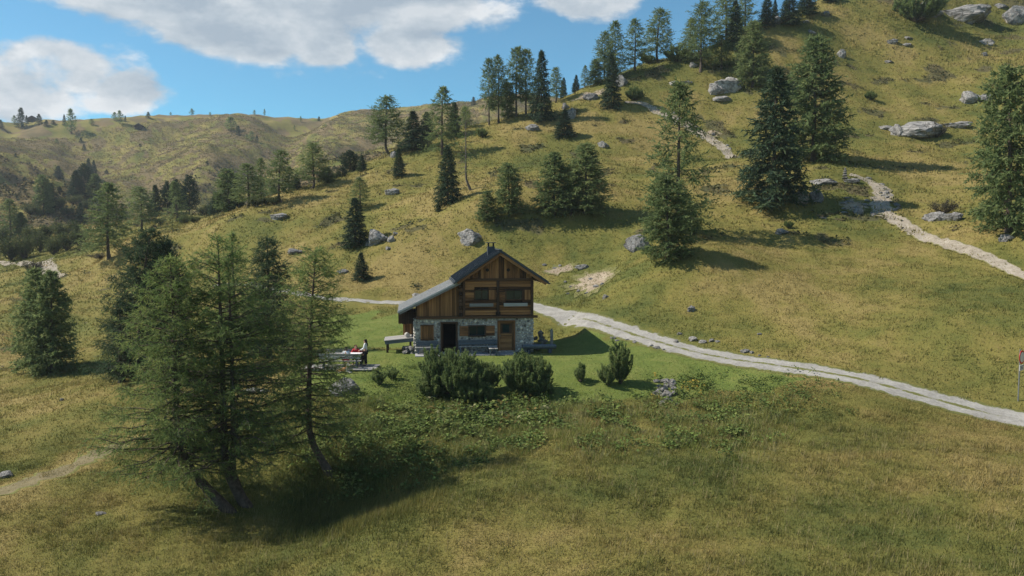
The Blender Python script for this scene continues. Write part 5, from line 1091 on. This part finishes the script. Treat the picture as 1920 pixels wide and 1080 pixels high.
# ------------------------------------------------------------------ far huts
for u, v, wp, hp, lab in [(260, 243, 14, 12, 'dark wooden hut on the far slope below the skyline'), (60, 227, 15, 12, 'dark wooden hut on the far left skyline among conifers')]:
    p = hit(u, v, 380, 600); s = scl(p[1]); wd, hg = wp / s, hp / s
    hroot = tag(empty('hay_hut', tuple(p), 0.25), lab, 'hut')
    wl = obj('wall', prism_y('wall', [(-wd / 2, -0.5), (wd / 2, -0.5), (wd / 2, hg * .62), (0, hg * .95), (-wd / 2, hg * .62)], 0, wd * 1.1, M['wood_dark']), hroot)
    for sg in (-1, 1): obj('roof', prism_y('roof', [(0, hg), (sg * wd * .62, hg * .56), (sg * wd * .62, hg * .50), (0, hg * .93)], -0.4, wd * 1.2, M['roof']), hroot)
    obj('door', boxes_mesh('door', [(-wd * .14, wd * .14, -0.05, 0, 0.0, hg * .42)], M['dark']), hroot)

# ------------------------------------------------------------------ road sign
sgp = hit(1909, 752, 30, 50); sg = tag(empty('road_sign', tuple(sgp), R(38)), 'round red rimmed white road sign with small plate on a post', 'sign')
def disc(name, r, th, y, z, mat, parent):
    bm = bmesh.new(); bmesh.ops.create_cone(bm, cap_ends=True, segments=40, radius1=r, radius2=r, depth=th, matrix=Matrix.Translation((0.08, y, z)) @ Matrix.Rotation(R(90), 4, 'X'))
    me = bpy.data.meshes.new(name); bm.to_mesh(me); bm.free(); me.materials.append(mat); return obj(name, me, parent)
bm = bmesh.new(); bmesh.ops.create_cone(bm, cap_ends=True, segments=12, radius1=0.035, radius2=0.035, depth=3.0, matrix=Matrix.Translation((0, 0, 1.15)))
me = bpy.data.meshes.new('post'); bm.to_mesh(me); bm.free(); me.materials.append(M['metal']); obj('post', me, sg)
ds = disc('disc', 0.345, 0.02, -0.06, 2.24, M['red_paint'], sg); disc('face', 0.262, 0.006, -0.076, 2.24, M['white_paint'], ds)
pl = obj('plate', boxes_mesh('plate', [(-0.16, 0.34, -0.062, -0.045, 1.56, 1.85)], M['white_paint']), sg)
for zz in (1.63, 1.70, 1.77): obj('lettering_line', boxes_mesh('lettering_line', [(-0.10, 0.28, -0.068, -0.063, zz, zz + 0.022)], M['cloth_black']), pl)

# ------------------------------------------------------------------ picnic deck, table, people, dog
dk = tag(empty('picnic_deck', (DK[0], DK[1], DK[2])), 'low grey plank deck under the picnic table on the lawn', 'deck')
for i in range(10): board('plank', dk, (-0.05, -0.95 + i * 0.205, 0.05), (4.5 + 0.05 * (i % 3), 0.19, 0.05), M['wood_grey'], axis='x')
for x_ in (-1.9, 0, 1.9): board('bearer', dk, (x_, 0, -0.02), (0.12, 1.9, 0.09), M['wood_slate'], axis='y')
ZD = DK[2] + 0.075
pt_ = tag(empty('picnic_table', (DK[0] + 0.05, DK[1] + 0.35, ZD)), 'grey wooden picnic table on the plank deck', 'table')
for i in range(4): board('tabletop', pt_, (0, -0.3 + i * 0.2, 0.74), (2.3, 0.185, 0.05), M['wood_grey'], axis='x')
for sx in (-0.85, 0.85):
    for sy in (-1, 1): board('leg', pt_, (sx, sy * 0.22, 0.36), (0.09, 0.09, 0.76), M['wood_slate'], rot=(sy * 0.25, 0, 0))
    board('crossbar', pt_, (sx, 0, 0.42), (0.07, 0.7, 0.09), M['wood_slate'], axis='y')
tag(board('tablecloth', None, (DK[0] + 0.75, DK[1] + 0.35, ZD + 0.772), (0.85, 0.74, 0.012), M['cloth_white'], axis='x'), 'white cloth on the right end of the picnic table', 'tablecloth')
def dbench(y, label, back, sg_):
    o = tag(empty('picnic_bench', (DK[0] + 0.05, DK[1] + y, ZD)), label, 'bench', 'benches of the picnic table')
    for i in range(2): board('seat', o, (0, -0.1 + i * 0.19, 0.43), (2.5, 0.175, 0.05), M['wood_grey'], axis='x')
    for sx in (-1.0, 1.0): board('leg', o, (sx, 0, 0.20), (0.08, 0.34, 0.40), M['wood_slate'])
    if back:
        for i in range(2): board('backrest', o, (0, sg_ * 0.24, 0.66 + i * 0.165), (2.5, 0.045, 0.15), M['wood_grey'], axis='x')
        for sx in (-1.0, 1.0): board('back_post', o, (sx, sg_ * 0.19, 0.58), (0.07, 0.05, 0.62), M['wood_slate'])
dbench(-0.42, 'picnic bench with backrest nearest the dog', True, -1); dbench(1.12, 'far picnic bench behind the table where two people in red sit', True, 1)

def skin(name, parent, joints, edges, mat, root, sub=2):
    names = list(joints); m = bpy.data.meshes.new(name); m.from_pydata([joints[n][0] for n in names], [(names.index(a), names.index(b)) for a, b in edges], [])
    m.materials.append(mat); o = obj(name, m, parent)
    md = o.modifiers.new('skin', 'SKIN'); md.use_smooth_shade = True
    for i, n in enumerate(names):
        r = joints[n][1]; r = r if isinstance(r, tuple) else (r, r); sv_ = m.skin_vertices[0].data[i]; sv_.radius = r; sv_.use_root = (n == root)
    s_ = o.modifiers.new('sub', 'SUBSURF'); s_.levels = sub; s_.render_levels = sub
    return o
def person(loc, rz, label, pose, top, legs, hair, shorts=False, scale=1.0, long_sleeve=True, tail=False):
    o = tag(empty('person', loc, rz), label, 'person'); o.scale = (scale,) * 3
    J = dict(pose); E = [('pelvis', 'spine'), ('spine', 'chest'), ('chest', 'neck'), ('neck', 'jaw'), ('jaw', 'skull'), ('skull', 'crown'), ('jaw', 'chin')]
    for s in 'lr':
        E += [('chest', 'sh' + s), ('sh' + s, 'el' + s), ('el' + s, 'wr' + s), ('wr' + s, 'palm' + s), ('pelvis', 'hip' + s), ('hip' + s, 'kn' + s), ('kn' + s, 'an' + s), ('an' + s, 'toe' + s)]
        wr, el = np.array(J['wr' + s][0]), np.array(J['el' + s][0]); d = (wr - el) / np.linalg.norm(wr - el); sd = np.cross(d, (0, 0, 1.0)); sd /= np.linalg.norm(sd) + 1e-6; up = np.cross(sd, d)
        J['palm' + s] = (tuple(wr + d * 0.07), (0.038, 0.018))
        for k, (off, ln_) in enumerate([(-0.027, 0.07), (-0.009, 0.085), (0.009, 0.08), (0.027, 0.065)]):
            k1, k2 = f'f{s}{k}a', f'f{s}{k}b'; J[k1] = (tuple(wr + d * (0.09 + ln_ * .5) + sd * off), 0.009); J[k2] = (tuple(wr + d * (0.09 + ln_) + sd * off - up * 0.02), 0.008); E += [('palm' + s, k1), (k1, k2)]
        J['th' + s] = (tuple(wr + d * 0.07 + sd * 0.055), 0.010); E.append(('wr' + s, 'th' + s))
    skin('body', o, J, E, M['skin'], 'pelvis')
    g = lambda n, k: (J[n][0], (J[n][1] if not isinstance(J[n][1], tuple) else J[n][1][0]) * k + 0.012)
    mid = lambda a, b_, f: tuple(np.array(J[a][0]) * (1 - f) + np.array(J[b_][0]) * f)
    up_ = {n: g(n, 1.12) for n in ('pelvis', 'spine', 'chest', 'shl', 'shr')}; up_['neck'] = (mid('chest', 'neck', 0.75), 0.085)
    ue = [('pelvis', 'spine'), ('spine', 'chest'), ('chest', 'neck'), ('chest', 'shl'), ('chest', 'shr')]
    for s in 'lr':
        up_['e' + s] = (g('el' + s, 1.15) if long_sleeve else (mid('sh' + s, 'el' + s, 0.7), 0.062)); ue.append(('sh' + s, 'e' + s))
        if long_sleeve: up_['w' + s] = (mid('el' + s, 'wr' + s, 0.9), 0.042); ue.append(('e' + s, 'w' + s))
    skin('shirt', o, up_, ue, top, 'chest')
    lo = {n: g(n, 1.10) for n in ('pelvis', 'hipl', 'hipr')}; le_ = [('pelvis', 'hipl'), ('pelvis', 'hipr')]
    for s in 'lr':
        if shorts: lo['k' + s] = (mid('hip' + s, 'kn' + s, 0.8), 0.085); le_.append(('hip' + s, 'k' + s))
        else: lo['k' + s] = g('kn' + s, 1.12); lo['a' + s] = (mid('kn' + s, 'an' + s, 0.96), 0.058); le_ += [('hip' + s, 'k' + s), ('k' + s, 'a' + s)]
    skin('shorts' if shorts else 'trousers', o, lo, le_, legs, 'pelvis')
    for s in 'lr': skin('shoe', o, {'a': (tuple(np.array(J['an' + s][0]) + [0, 0, -0.02]), 0.052), 'b': (J['toe' + s][0], 0.042)}, [('a', 'b')], M['cloth_black'], 'a', 1)
    sk = np.array(J['skull'][0]); cr = np.array(J['crown'][0]); fw = np.array([1, 0, 0])
    hj = {'a': (tuple(sk - fw * 0.045), 0.088), 'b': (tuple(cr - fw * 0.015), 0.085), 'c': (tuple(np.array(J['jaw'][0]) - fw * 0.07), 0.055)}; he = [('a', 'b'), ('a', 'c')]
    if tail: hj['d'] = (tuple(np.array(J['neck'][0]) - fw * 0.13 + [0, 0, -0.05]), 0.04); hj['e'] = (tuple(np.array(J['neck'][0]) - fw * 0.14 + [0, 0, -0.22]), 0.02); he += [('c', 'd'), ('d', 'e')]
    skin('hair', o, hj, he, hair, 'a')
    eye = np.concatenate([IV * 0.013 + (sk + [0.092, s * 0.034, 0.0]) for s in (-1, 1)]); obj('eyes', mesh_np('eyes', eye, np.concatenate([IF, IF + 12]), M['hair']), o)
    return o
STAND = {'pelvis': ((0, 0, .94), (.125, .155)), 'spine': ((0, 0, 1.10), (.10, .125)), 'chest': ((0, 0, 1.27), (.11, .145)), 'neck': ((0, 0, 1.42), .055), 'jaw': ((.015, 0, 1.49), .065), 'skull': ((.015, 0, 1.56), .088), 'crown': ((.01, 0, 1.615), .075), 'chin': ((.075, 0, 1.475), .03),
 'shl': ((0, .165, 1.36), .058), 'shr': ((0, -.165, 1.36), .058), 'ell': ((.07, .20, 1.10), .042), 'elr': ((.06, -.20, 1.10), .042), 'wrl': ((.30, .15, 1.00), .028), 'wrr': ((.28, -.17, .98), .028),
 'hipl': ((0, .085, .86), .088), 'hipr': ((0, -.085, .86), .088), 'knl': ((.03, .09, .48), .056), 'knr': ((-.02, -.09, .48), .056), 'anl': ((.0, .09, .09), .04), 'anr': ((-.06, -.09, .09), .04), 'toel': ((.15, .10, .035), .035), 'toer': ((.09, -.10, .035), .035)}
SIT = {'pelvis': ((0, 0, .56), (.13, .16)), 'spine': ((.05, 0, .72), (.105, .13)), 'chest': ((.12, 0, .90), (.115, .15)), 'neck': ((.17, 0, 1.05), .055), 'jaw': ((.20, 0, 1.12), .065), 'skull': ((.21, 0, 1.19), .088), 'crown': ((.20, 0, 1.245), .075), 'chin': ((.27, 0, 1.10), .03),
 'shl': ((.12, .17, .99), .058), 'shr': ((.12, -.17, .99), .058), 'ell': ((.27, .27, .80), .042), 'elr': ((.28, -.24, .80), .042), 'wrl': ((.48, .18, .81), .028), 'wrr': ((.50, -.14, .81), .028),
 'hipl': ((.06, .09, .53), .088), 'hipr': ((.06, -.09, .53), .088), 'knl': ((.44, .12, .52), .056), 'knr': ((.44, -.12, .52), .056), 'anl': ((.38, .13, .09), .04), 'anr': ((.34, -.13, .09), .04), 'toel': ((.53, .14, .035), .035), 'toer': ((.49, -.14, .035), .035)}
person((DK[0] + 1.42, DK[1] + 0.35, ZD), R(183), 'standing person in white long sleeved top and black trousers at the picnic table', STAND, M['cloth_white'], M['cloth_black'], M['hair'], tail=True)
person((DK[0] + 0.36, DK[1] - 0.40, ZD - 0.03), R(92), 'person in white shirt and red shorts sitting with back turned on the near bench', SIT, M['cloth_white'], M['cloth_red'], M['hair'], shorts=True, long_sleeve=False)
person((DK[0] + 0.72, DK[1] + 1.14, ZD - 0.02), R(-95), 'person in red top sitting behind the picnic table', SIT, M['cloth_red'], M['cloth_black'], M['hair_brown'], scale=0.95)
person((DK[0] + 1.14, DK[1] + 1.14, ZD - 0.0), R(-100), 'small brown haired person sitting at the far right corner of the table', SIT, M['cloth_red'], M['cloth_black'], M['hair_brown'], scale=0.78)
# dog lying on the grass, head up
m, t, b = material('dog_fur', 0.85, 0.15); oc = objco(t); sp2 = t.node('ShaderNodeSeparateXYZ'); t.link(oc, sp2.inputs[0]); nn = t.noise(oc, 7, 4, 0.6)
fx = t.math('ADD', sp2.outputs[0], t.math('MULTIPLY', t.math('SUBTRACT', nn, 0.5), 0.25)); wh = t.smooth(fx, 0.20, 0.27)
low = t.smooth(t.math('ADD', sp2.outputs[2], t.math('MULTIPLY', t.math('SUBTRACT', nn, 0.5), 0.1)), 0.13, 0.09)
t.link(t.mix(t.math('MAXIMUM', wh, low), t.ramp(nn, [(0.3, (0.16, 0.075, 0.03)), (0.7, (0.34, 0.18, 0.08))]), (0.62, 0.56, 0.48)), b.inputs['Base Color']); M['dog'] = m
dgx, dgy = DK[0] + 0.42, DK[1] - 1.35
dog = tag(empty('dog', (dgx, dgy, H1(dgx, dgy)), R(-14)), 'brown and white long haired dog lying on the grass before the deck', 'dog'); dog.scale = (0.95,) * 3
skin('body', dog, {'rump': ((-.38, 0, .16), (.13, .14)), 'loin': ((-.15, 0, .19), (.12, .13)), 'chest': ((.12, 0, .21), (.14, .13)), 'base': ((.24, 0, .32), (.11, .11)), 'neck': ((.30, 0, .43), .085), 'head': ((.34, -.02, .53), .085), 'muzzle': ((.43, -.06, .51), .045), 'nose': ((.49, -.08, .50), .028),
  'earl': ((.31, .05, .60), .028), 'earr': ((.31, -.08, .60), .028), 'ear2l': ((.30, .065, .655), .012), 'ear2r': ((.30, -.095, .655), .012), 'sl': ((.20, .10, .14), .06), 'sr': ((.20, -.10, .14), .06), 'pl': ((.44, .09, .045), .035), 'pr': ((.46, -.09, .045), .035), 'fl': ((.55, .09, .035), .034), 'fr': ((.57, -.09, .035), .034),
  'hl': ((-.30, .15, .13), .085), 'hr': ((-.28, -.16, .13), .09), 'kl': ((-.06, .19, .10), .05), 'kr': ((-.04, -.21, .10), .05), 'hkl': ((-.26, .21, .04), .03), 'hkr': ((-.24, -.23, .04), .03), 'pwl': ((-.08, .21, .03), .034), 'pwr': ((-.06, -.25, .03), .034),
  't1': ((-.52, .03, .09), .05), 't2': ((-.64, .12, .05), .045), 't3': ((-.68, .24, .045), .02)},
 [('rump', 'loin'), ('loin', 'chest'), ('chest', 'base'), ('base', 'neck'), ('neck', 'head'), ('head', 'muzzle'), ('muzzle', 'nose'), ('head', 'earl'), ('head', 'earr'), ('earl', 'ear2l'), ('earr', 'ear2r'), ('chest', 'sl'), ('chest', 'sr'), ('sl', 'pl'), ('sr', 'pr'), ('pl', 'fl'), ('pr', 'fr'),
  ('rump', 'hl'), ('rump', 'hr'), ('hl', 'kl'), ('hr', 'kr'), ('kl', 'hkl'), ('kr', 'hkr'), ('hkl', 'pwl'), ('hkr', 'pwr'), ('rump', 't1'), ('t1', 't2'), ('t2', 't3')], M['dog'], 'chest')

# ------------------------------------------------------------------ grass and undergrowth
m, t, b = material('grass_blades', 0.8, 0.15); c = attr(t, 'tint'); t.link(c, b.inputs['Base Color'])
tr_ = t.node('ShaderNodeBsdfTranslucent'); t.link(c, tr_.inputs[0]); mx = t.node('ShaderNodeMixShader'); mx.inputs[0].default_value = 0.3
t.link(b.outputs[0], mx.inputs[1]); t.link(tr_.outputs[0], mx.inputs[2]); t.link(mx.outputs[0], t.n['Material Output'].inputs[0]); M['blade'] = m
def scatter(n, d0, d1, a0, a1, rng):
    D = np.sqrt(rng.uniform(d0 * d0, d1 * d1, n)); a = np.radians(rng.uniform(a0, a1, n)); return D * np.sin(a), D * np.cos(a)
def keep(x, y, road=True):
    rd, _ = seg_dist(x, y, ROAD); hxl = (x - H0[0]) * hx[0] + (y - H0[1]) * hx[1]; hyl = (x - H0[0]) * hy[0] + (y - H0[1]) * hy[1]
    ok = ~((hxl > -0.1) & (hxl < 7.95) & (hyl > -1.35) & (hyl < 7)); ok &= ~((np.abs(x - DK[0]) < 2.4) & (np.abs(y - DK[1]) < 1.15))
    ok &= np.hypot(x, y) > 12
    wd_, _ = seg_dist(x, y, WORN); ok &= (wd_ > 0.9) | (perlin(x * 7, y * 7, 4) > 0.25)
    ok &= rd > np.interp(y, [36, 50, 60], [1.12, 1.35, 1.9]) * (0.85 + 0.25 * perlin(x * 1.2, y * 1.2, 8))
    return ok
def palette(x, y, rng):
    lawn, dry, heath, green = masks(x, y); n = len(x)
    d = np.clip(dry + rng.normal(0, 0.16, n), 0, 1)[:, None]
    c = np.where(d < 0.4, (1 - d / 0.4) * np.array([.090, .106, .031]) + d / 0.4 * np.array([.150, .146, .042]), (1 - (d - .4) / .6) * np.array([.150, .146, .042]) + (d - .4) / .6 * np.array([.260, .205, .080]))
    c = 1.12 * (c * (1 - 0.4 * heath[:, None]) + np.array([.10, .085, .05]) * 0.4 * heath[:, None])
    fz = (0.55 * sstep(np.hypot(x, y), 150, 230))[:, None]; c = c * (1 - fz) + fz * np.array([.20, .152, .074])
    lw_ = (lawn > 0.5)[:, None]; g = rng.random((n, 1)); c = np.where(lw_, np.array([.105, .145, .032]) * (1 - g) + np.array([.175, .19, .055]) * g, c)
    return c * rng.uniform(0.86, 1.16, (n, 1)), lawn, heath
def blades(name, x, y, per, h0, h1, wd, rng, lean=0.5, lawn_h=0.35, col=None, spread=0.10, hfun=None):
    c, lawn, heath = palette(x, y, rng)
    if col is not None: c = col(c, len(x))
    z = H(x, y); n = len(x)
    hh = rng.uniform(h0, h1, n) * np.where(lawn > 0.4, lawn_h, 1.0) * (0.7 + 0.6 * np.clip(perlin(x / 2.3, y / 2.3, 91) + 0.5, 0, 1))
    if hfun is not None: hh = hh * hfun(x, y)
    N = n * per; bx = np.repeat(x, per) + rng.normal(0, spread, N); by = np.repeat(y, per) + rng.normal(0, spread, N); bz = np.repeat(z, per) - 0.03; hb = np.repeat(hh, per) * rng.uniform(0.6, 1.2, N)
    a = rng.uniform(0, 6.283, N); ln_ = lean * rng.uniform(0.1, 1.0, N) * hb; b0 = np.stack([bx, by, bz], 1); sd = rng.uniform(0, 6.283, N); w_ = wd * rng.uniform(0.6, 1.4, N) * 0.5
    s3 = np.stack([np.cos(sd), np.sin(sd), 0 * sd], 1) * w_[:, None]; tip = b0 + np.stack([np.cos(a) * ln_ + 0.12 * hb, np.sin(a) * ln_, hb], 1)
    V = np.stack([b0 - s3, b0 + s3, tip], 1).reshape(-1, 3); cc = np.repeat(np.repeat(c, per, 0) * rng.uniform(0.85, 1.15, (N, 1)), 3, 0)
    return tag(obj(name, mesh_np(name, V, np.arange(3 * N).reshape(-1, 3), M['blade'], False, {'tint': cc})), kind='stuff')
rng = np.random.default_rng(77)
x, y = scatter(128000, 15, 46, -41, 41, rng); k = keep(x, y); blades('grass', x[k], y[k], 5, 0.05, 0.15, 0.030, rng, lean=0.9)
x, y = scatter(2600, 16, 44, -40, 40, rng); k = keep(x, y) & (masks(x, y)[0] < .2); blades('grass_tussocks', x[k], y[k], 20, 0.14, 0.28, 0.026, rng, 0.8, 0.5, lambda c, n: c * np.where(rng.random((n, 1)) < .5, 0.8, 1.1), 0.13)
x, y = scatter(5200, 16, 40, -40, 40, rng); k = keep(x, y) & (masks(x, y)[0] < .2); blades('grass_stalks', x[k], y[k], 3, 0.22, 0.38, 0.016, rng, 0.35, 0.5, lambda c, n: c * 0 + np.array([.30, .25, .13]), 0.08)
x, y = scatter(62000, 46, 80, -40, 40, rng); k = keep(x, y); blades('grass', x[k], y[k], 4, 0.07, 0.19, 0.055, rng, lean=0.8, spread=0.14, lawn_h=0.35)
x, y = scatter(60000, 80, 150, -40, 40, rng); k = keep(x, y); blades('grass', x[k], y[k], 4, 0.10, 0.26, 0.14, rng, lean=0.9, spread=0.28)
x, y = scatter(26000, 150, 205, -6, 38, rng); k = keep(x, y); blades('grass', x[k], y[k], 4, 0.2, 0.42, 0.2, rng, spread=0.35)
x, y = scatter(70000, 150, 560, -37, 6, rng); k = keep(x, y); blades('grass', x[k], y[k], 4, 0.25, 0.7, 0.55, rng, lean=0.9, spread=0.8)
# tall herbs on the bank below the lawn
rng = np.random.default_rng(78)
def bank(n, region):
    out = []
    while len(out) < n:
        u, v = rng.uniform(region[0], region[1]), rng.uniform(region[2], region[3]); out.append((u, v))
    return out
def px_scatter(n, u0, u1, v0, v1, d0, d1):
    """random ground points inside the patch of ground between four sight lines"""
    c = [hit(u, v, d0, d1)[:2] for u, v in ((u0, v1), (u1, v1), (u1, v0), (u0, v0))]; a, b_ = rng.random(n)[:, None], rng.random(n)[:, None]
    p = (c[0] * (1 - a) + c[1] * a) * (1 - b_) + (c[3] * (1 - a) + c[2] * a) * b_; p = p + rng.normal(0, 0.8, p.shape); return p[:, 0], p[:, 1]
def herbs(name, x, y, leaf, nl, h, cols, thin=False):
    n = len(x); z = H(x, y); N = n * nl; rep = lambda q: np.repeat(q, nl, 0); hh = h * rng.uniform(0.5, 1.3, n)
    c = np.stack([rep(x) + rng.normal(0, 0.16, N), rep(y) + rng.normal(0, 0.16, N), rep(z) + rep(hh) * rng.uniform(0.1, 1.0, N)], 1)
    d = rng.standard_normal((N, 3)) * np.array([1, 1, .45]); d /= np.linalg.norm(d, axis=1)[:, None]; s = np.cross(d, rng.standard_normal((N, 3)) * .4 + np.array([0, 0, 1])); s /= np.linalg.norm(s, axis=1)[:, None]
    L = leaf * rng.uniform(.6, 1.3, N)[:, None]; W_ = L * (0.18 if thin else 0.42)
    V = np.stack([c, c + d * L * .5 + s * W_, c + d * L, c + d * L * .5 - s * W_], 1).reshape(-1, 3)
    cl = np.array(cols)[rng.integers(0, len(cols), n)]; cc = np.repeat(rep(cl) * rng.uniform(.75, 1.3, (N, 1)), 4, 0)
    return tag(obj(name, mesh_np(name, V, np.arange(4 * N).reshape(-1, 4), M['blade'], False, {'tint': cc})), kind='stuff')
x, y = px_scatter(9000, 640, 1440, 742, 850, 31, 50); k = keep(x, y) & (perlin(x / 1.8, y / 1.8, 3) > -0.15)
blades('tall_grass', x[k], y[k], 6, 0.20, 0.46, 0.026, rng, 0.6, 0.5, lambda c, n: c * 0.95 + np.where(rng.random((n, 1)) < .35, np.array([.10, .10, .07]), np.array([.02, .05, .005])), 0.12)
x, y = px_scatter(5200, 560, 800, 850, 1000, 25, 40); k = keep(x, y); blades('tall_grass', x[k], y[k], 6, 0.18, 0.42, 0.024, rng, 0.5, 0.5, None, 0.12)
GC = [(.13, .18, .045), (.10, .145, .04), (.16, .19, .055), (.085, .12, .035)]
x, y = px_scatter(1800, 640, 1400, 745, 845, 31, 50); k = (perlin(x / 1.4, y / 1.4, 13) > 0.05); herbs('undergrowth', x[k], y[k], 0.14, 16, 0.38, GC)
x, y = px_scatter(260, 820, 1010, 750, 800, 34, 48); herbs('undergrowth', x, y, 0.20, 14, 0.40, GC * 5 + [(.20, .20, .05), (.16, .12, .04), (.24, .24, .12)])
x, y = px_scatter(420, 600, 800, 800, 905, 30, 42); herbs('undergrowth', x, y, 0.13, 14, 0.36, GC)
x, y = px_scatter(110, 1262, 1335, 705, 750, 38, 48); herbs('undergrowth', x, y, 0.13, 13, 0.34, GC * 2 + [(.30, .22, .04)])
x, y = px_scatter(170, 1380, 1540, 712, 775, 36, 48); herbs('undergrowth', x, y, 0.11, 13, 0.32, GC[1:])
x, y = px_scatter(300, 700, 800, 690, 745, 38, 50); herbs('undergrowth', x, y, 0.08, 12, 0.16, GC)
# low heath cushions across the slopes
x, y = scatter(26000, 62, 150, -40, 40, rng); lw, dr_, he_, gr_ = masks(x, y); k = (he_ > 0.45) & keep(x, y)
herbs('heath', x[k], y[k], 0.26, 7, 0.26, [(.075, .09, .036), (.095, .10, .042), (.10, .085, .05), (.07, .085, .036)])
x, y = scatter(16000, 150, 420, -36, 6, rng); lw, dr_, he_, gr_ = masks(x, y); k = (he_ > 0.5); herbs('heath', x[k], y[k], 0.9, 6, 0.5, [(.05, .06, .028), (.065, .065, .032), (.075, .06, .04)])
# ------------------------------------------------------------------ mountain air
zs_ = GV[:, 2]
hz = obj('haze', boxes_mesh('haze', [(-740, 740, -740, 740, float(zs_.min()) - 1.5, float(max(zs_.max(), 5)) + 40)], None)); hz['kind'] = 'stuff'
m = bpy.data.materials.new('air'); m.use_nodes = True; m.node_tree.nodes.clear(); t = NT(m.node_tree)
pv = t.node('ShaderNodeVolumePrincipled'); pv.inputs['Color'].default_value = (0.80, 0.90, 1.0, 1); pv.inputs['Density'].default_value = 0.0002; pv.inputs['Anisotropy'].default_value = 0.2
om = t.node('ShaderNodeOutputMaterial'); t.link(pv.outputs[0], om.inputs['Volume']); hz.data.materials.append(m)
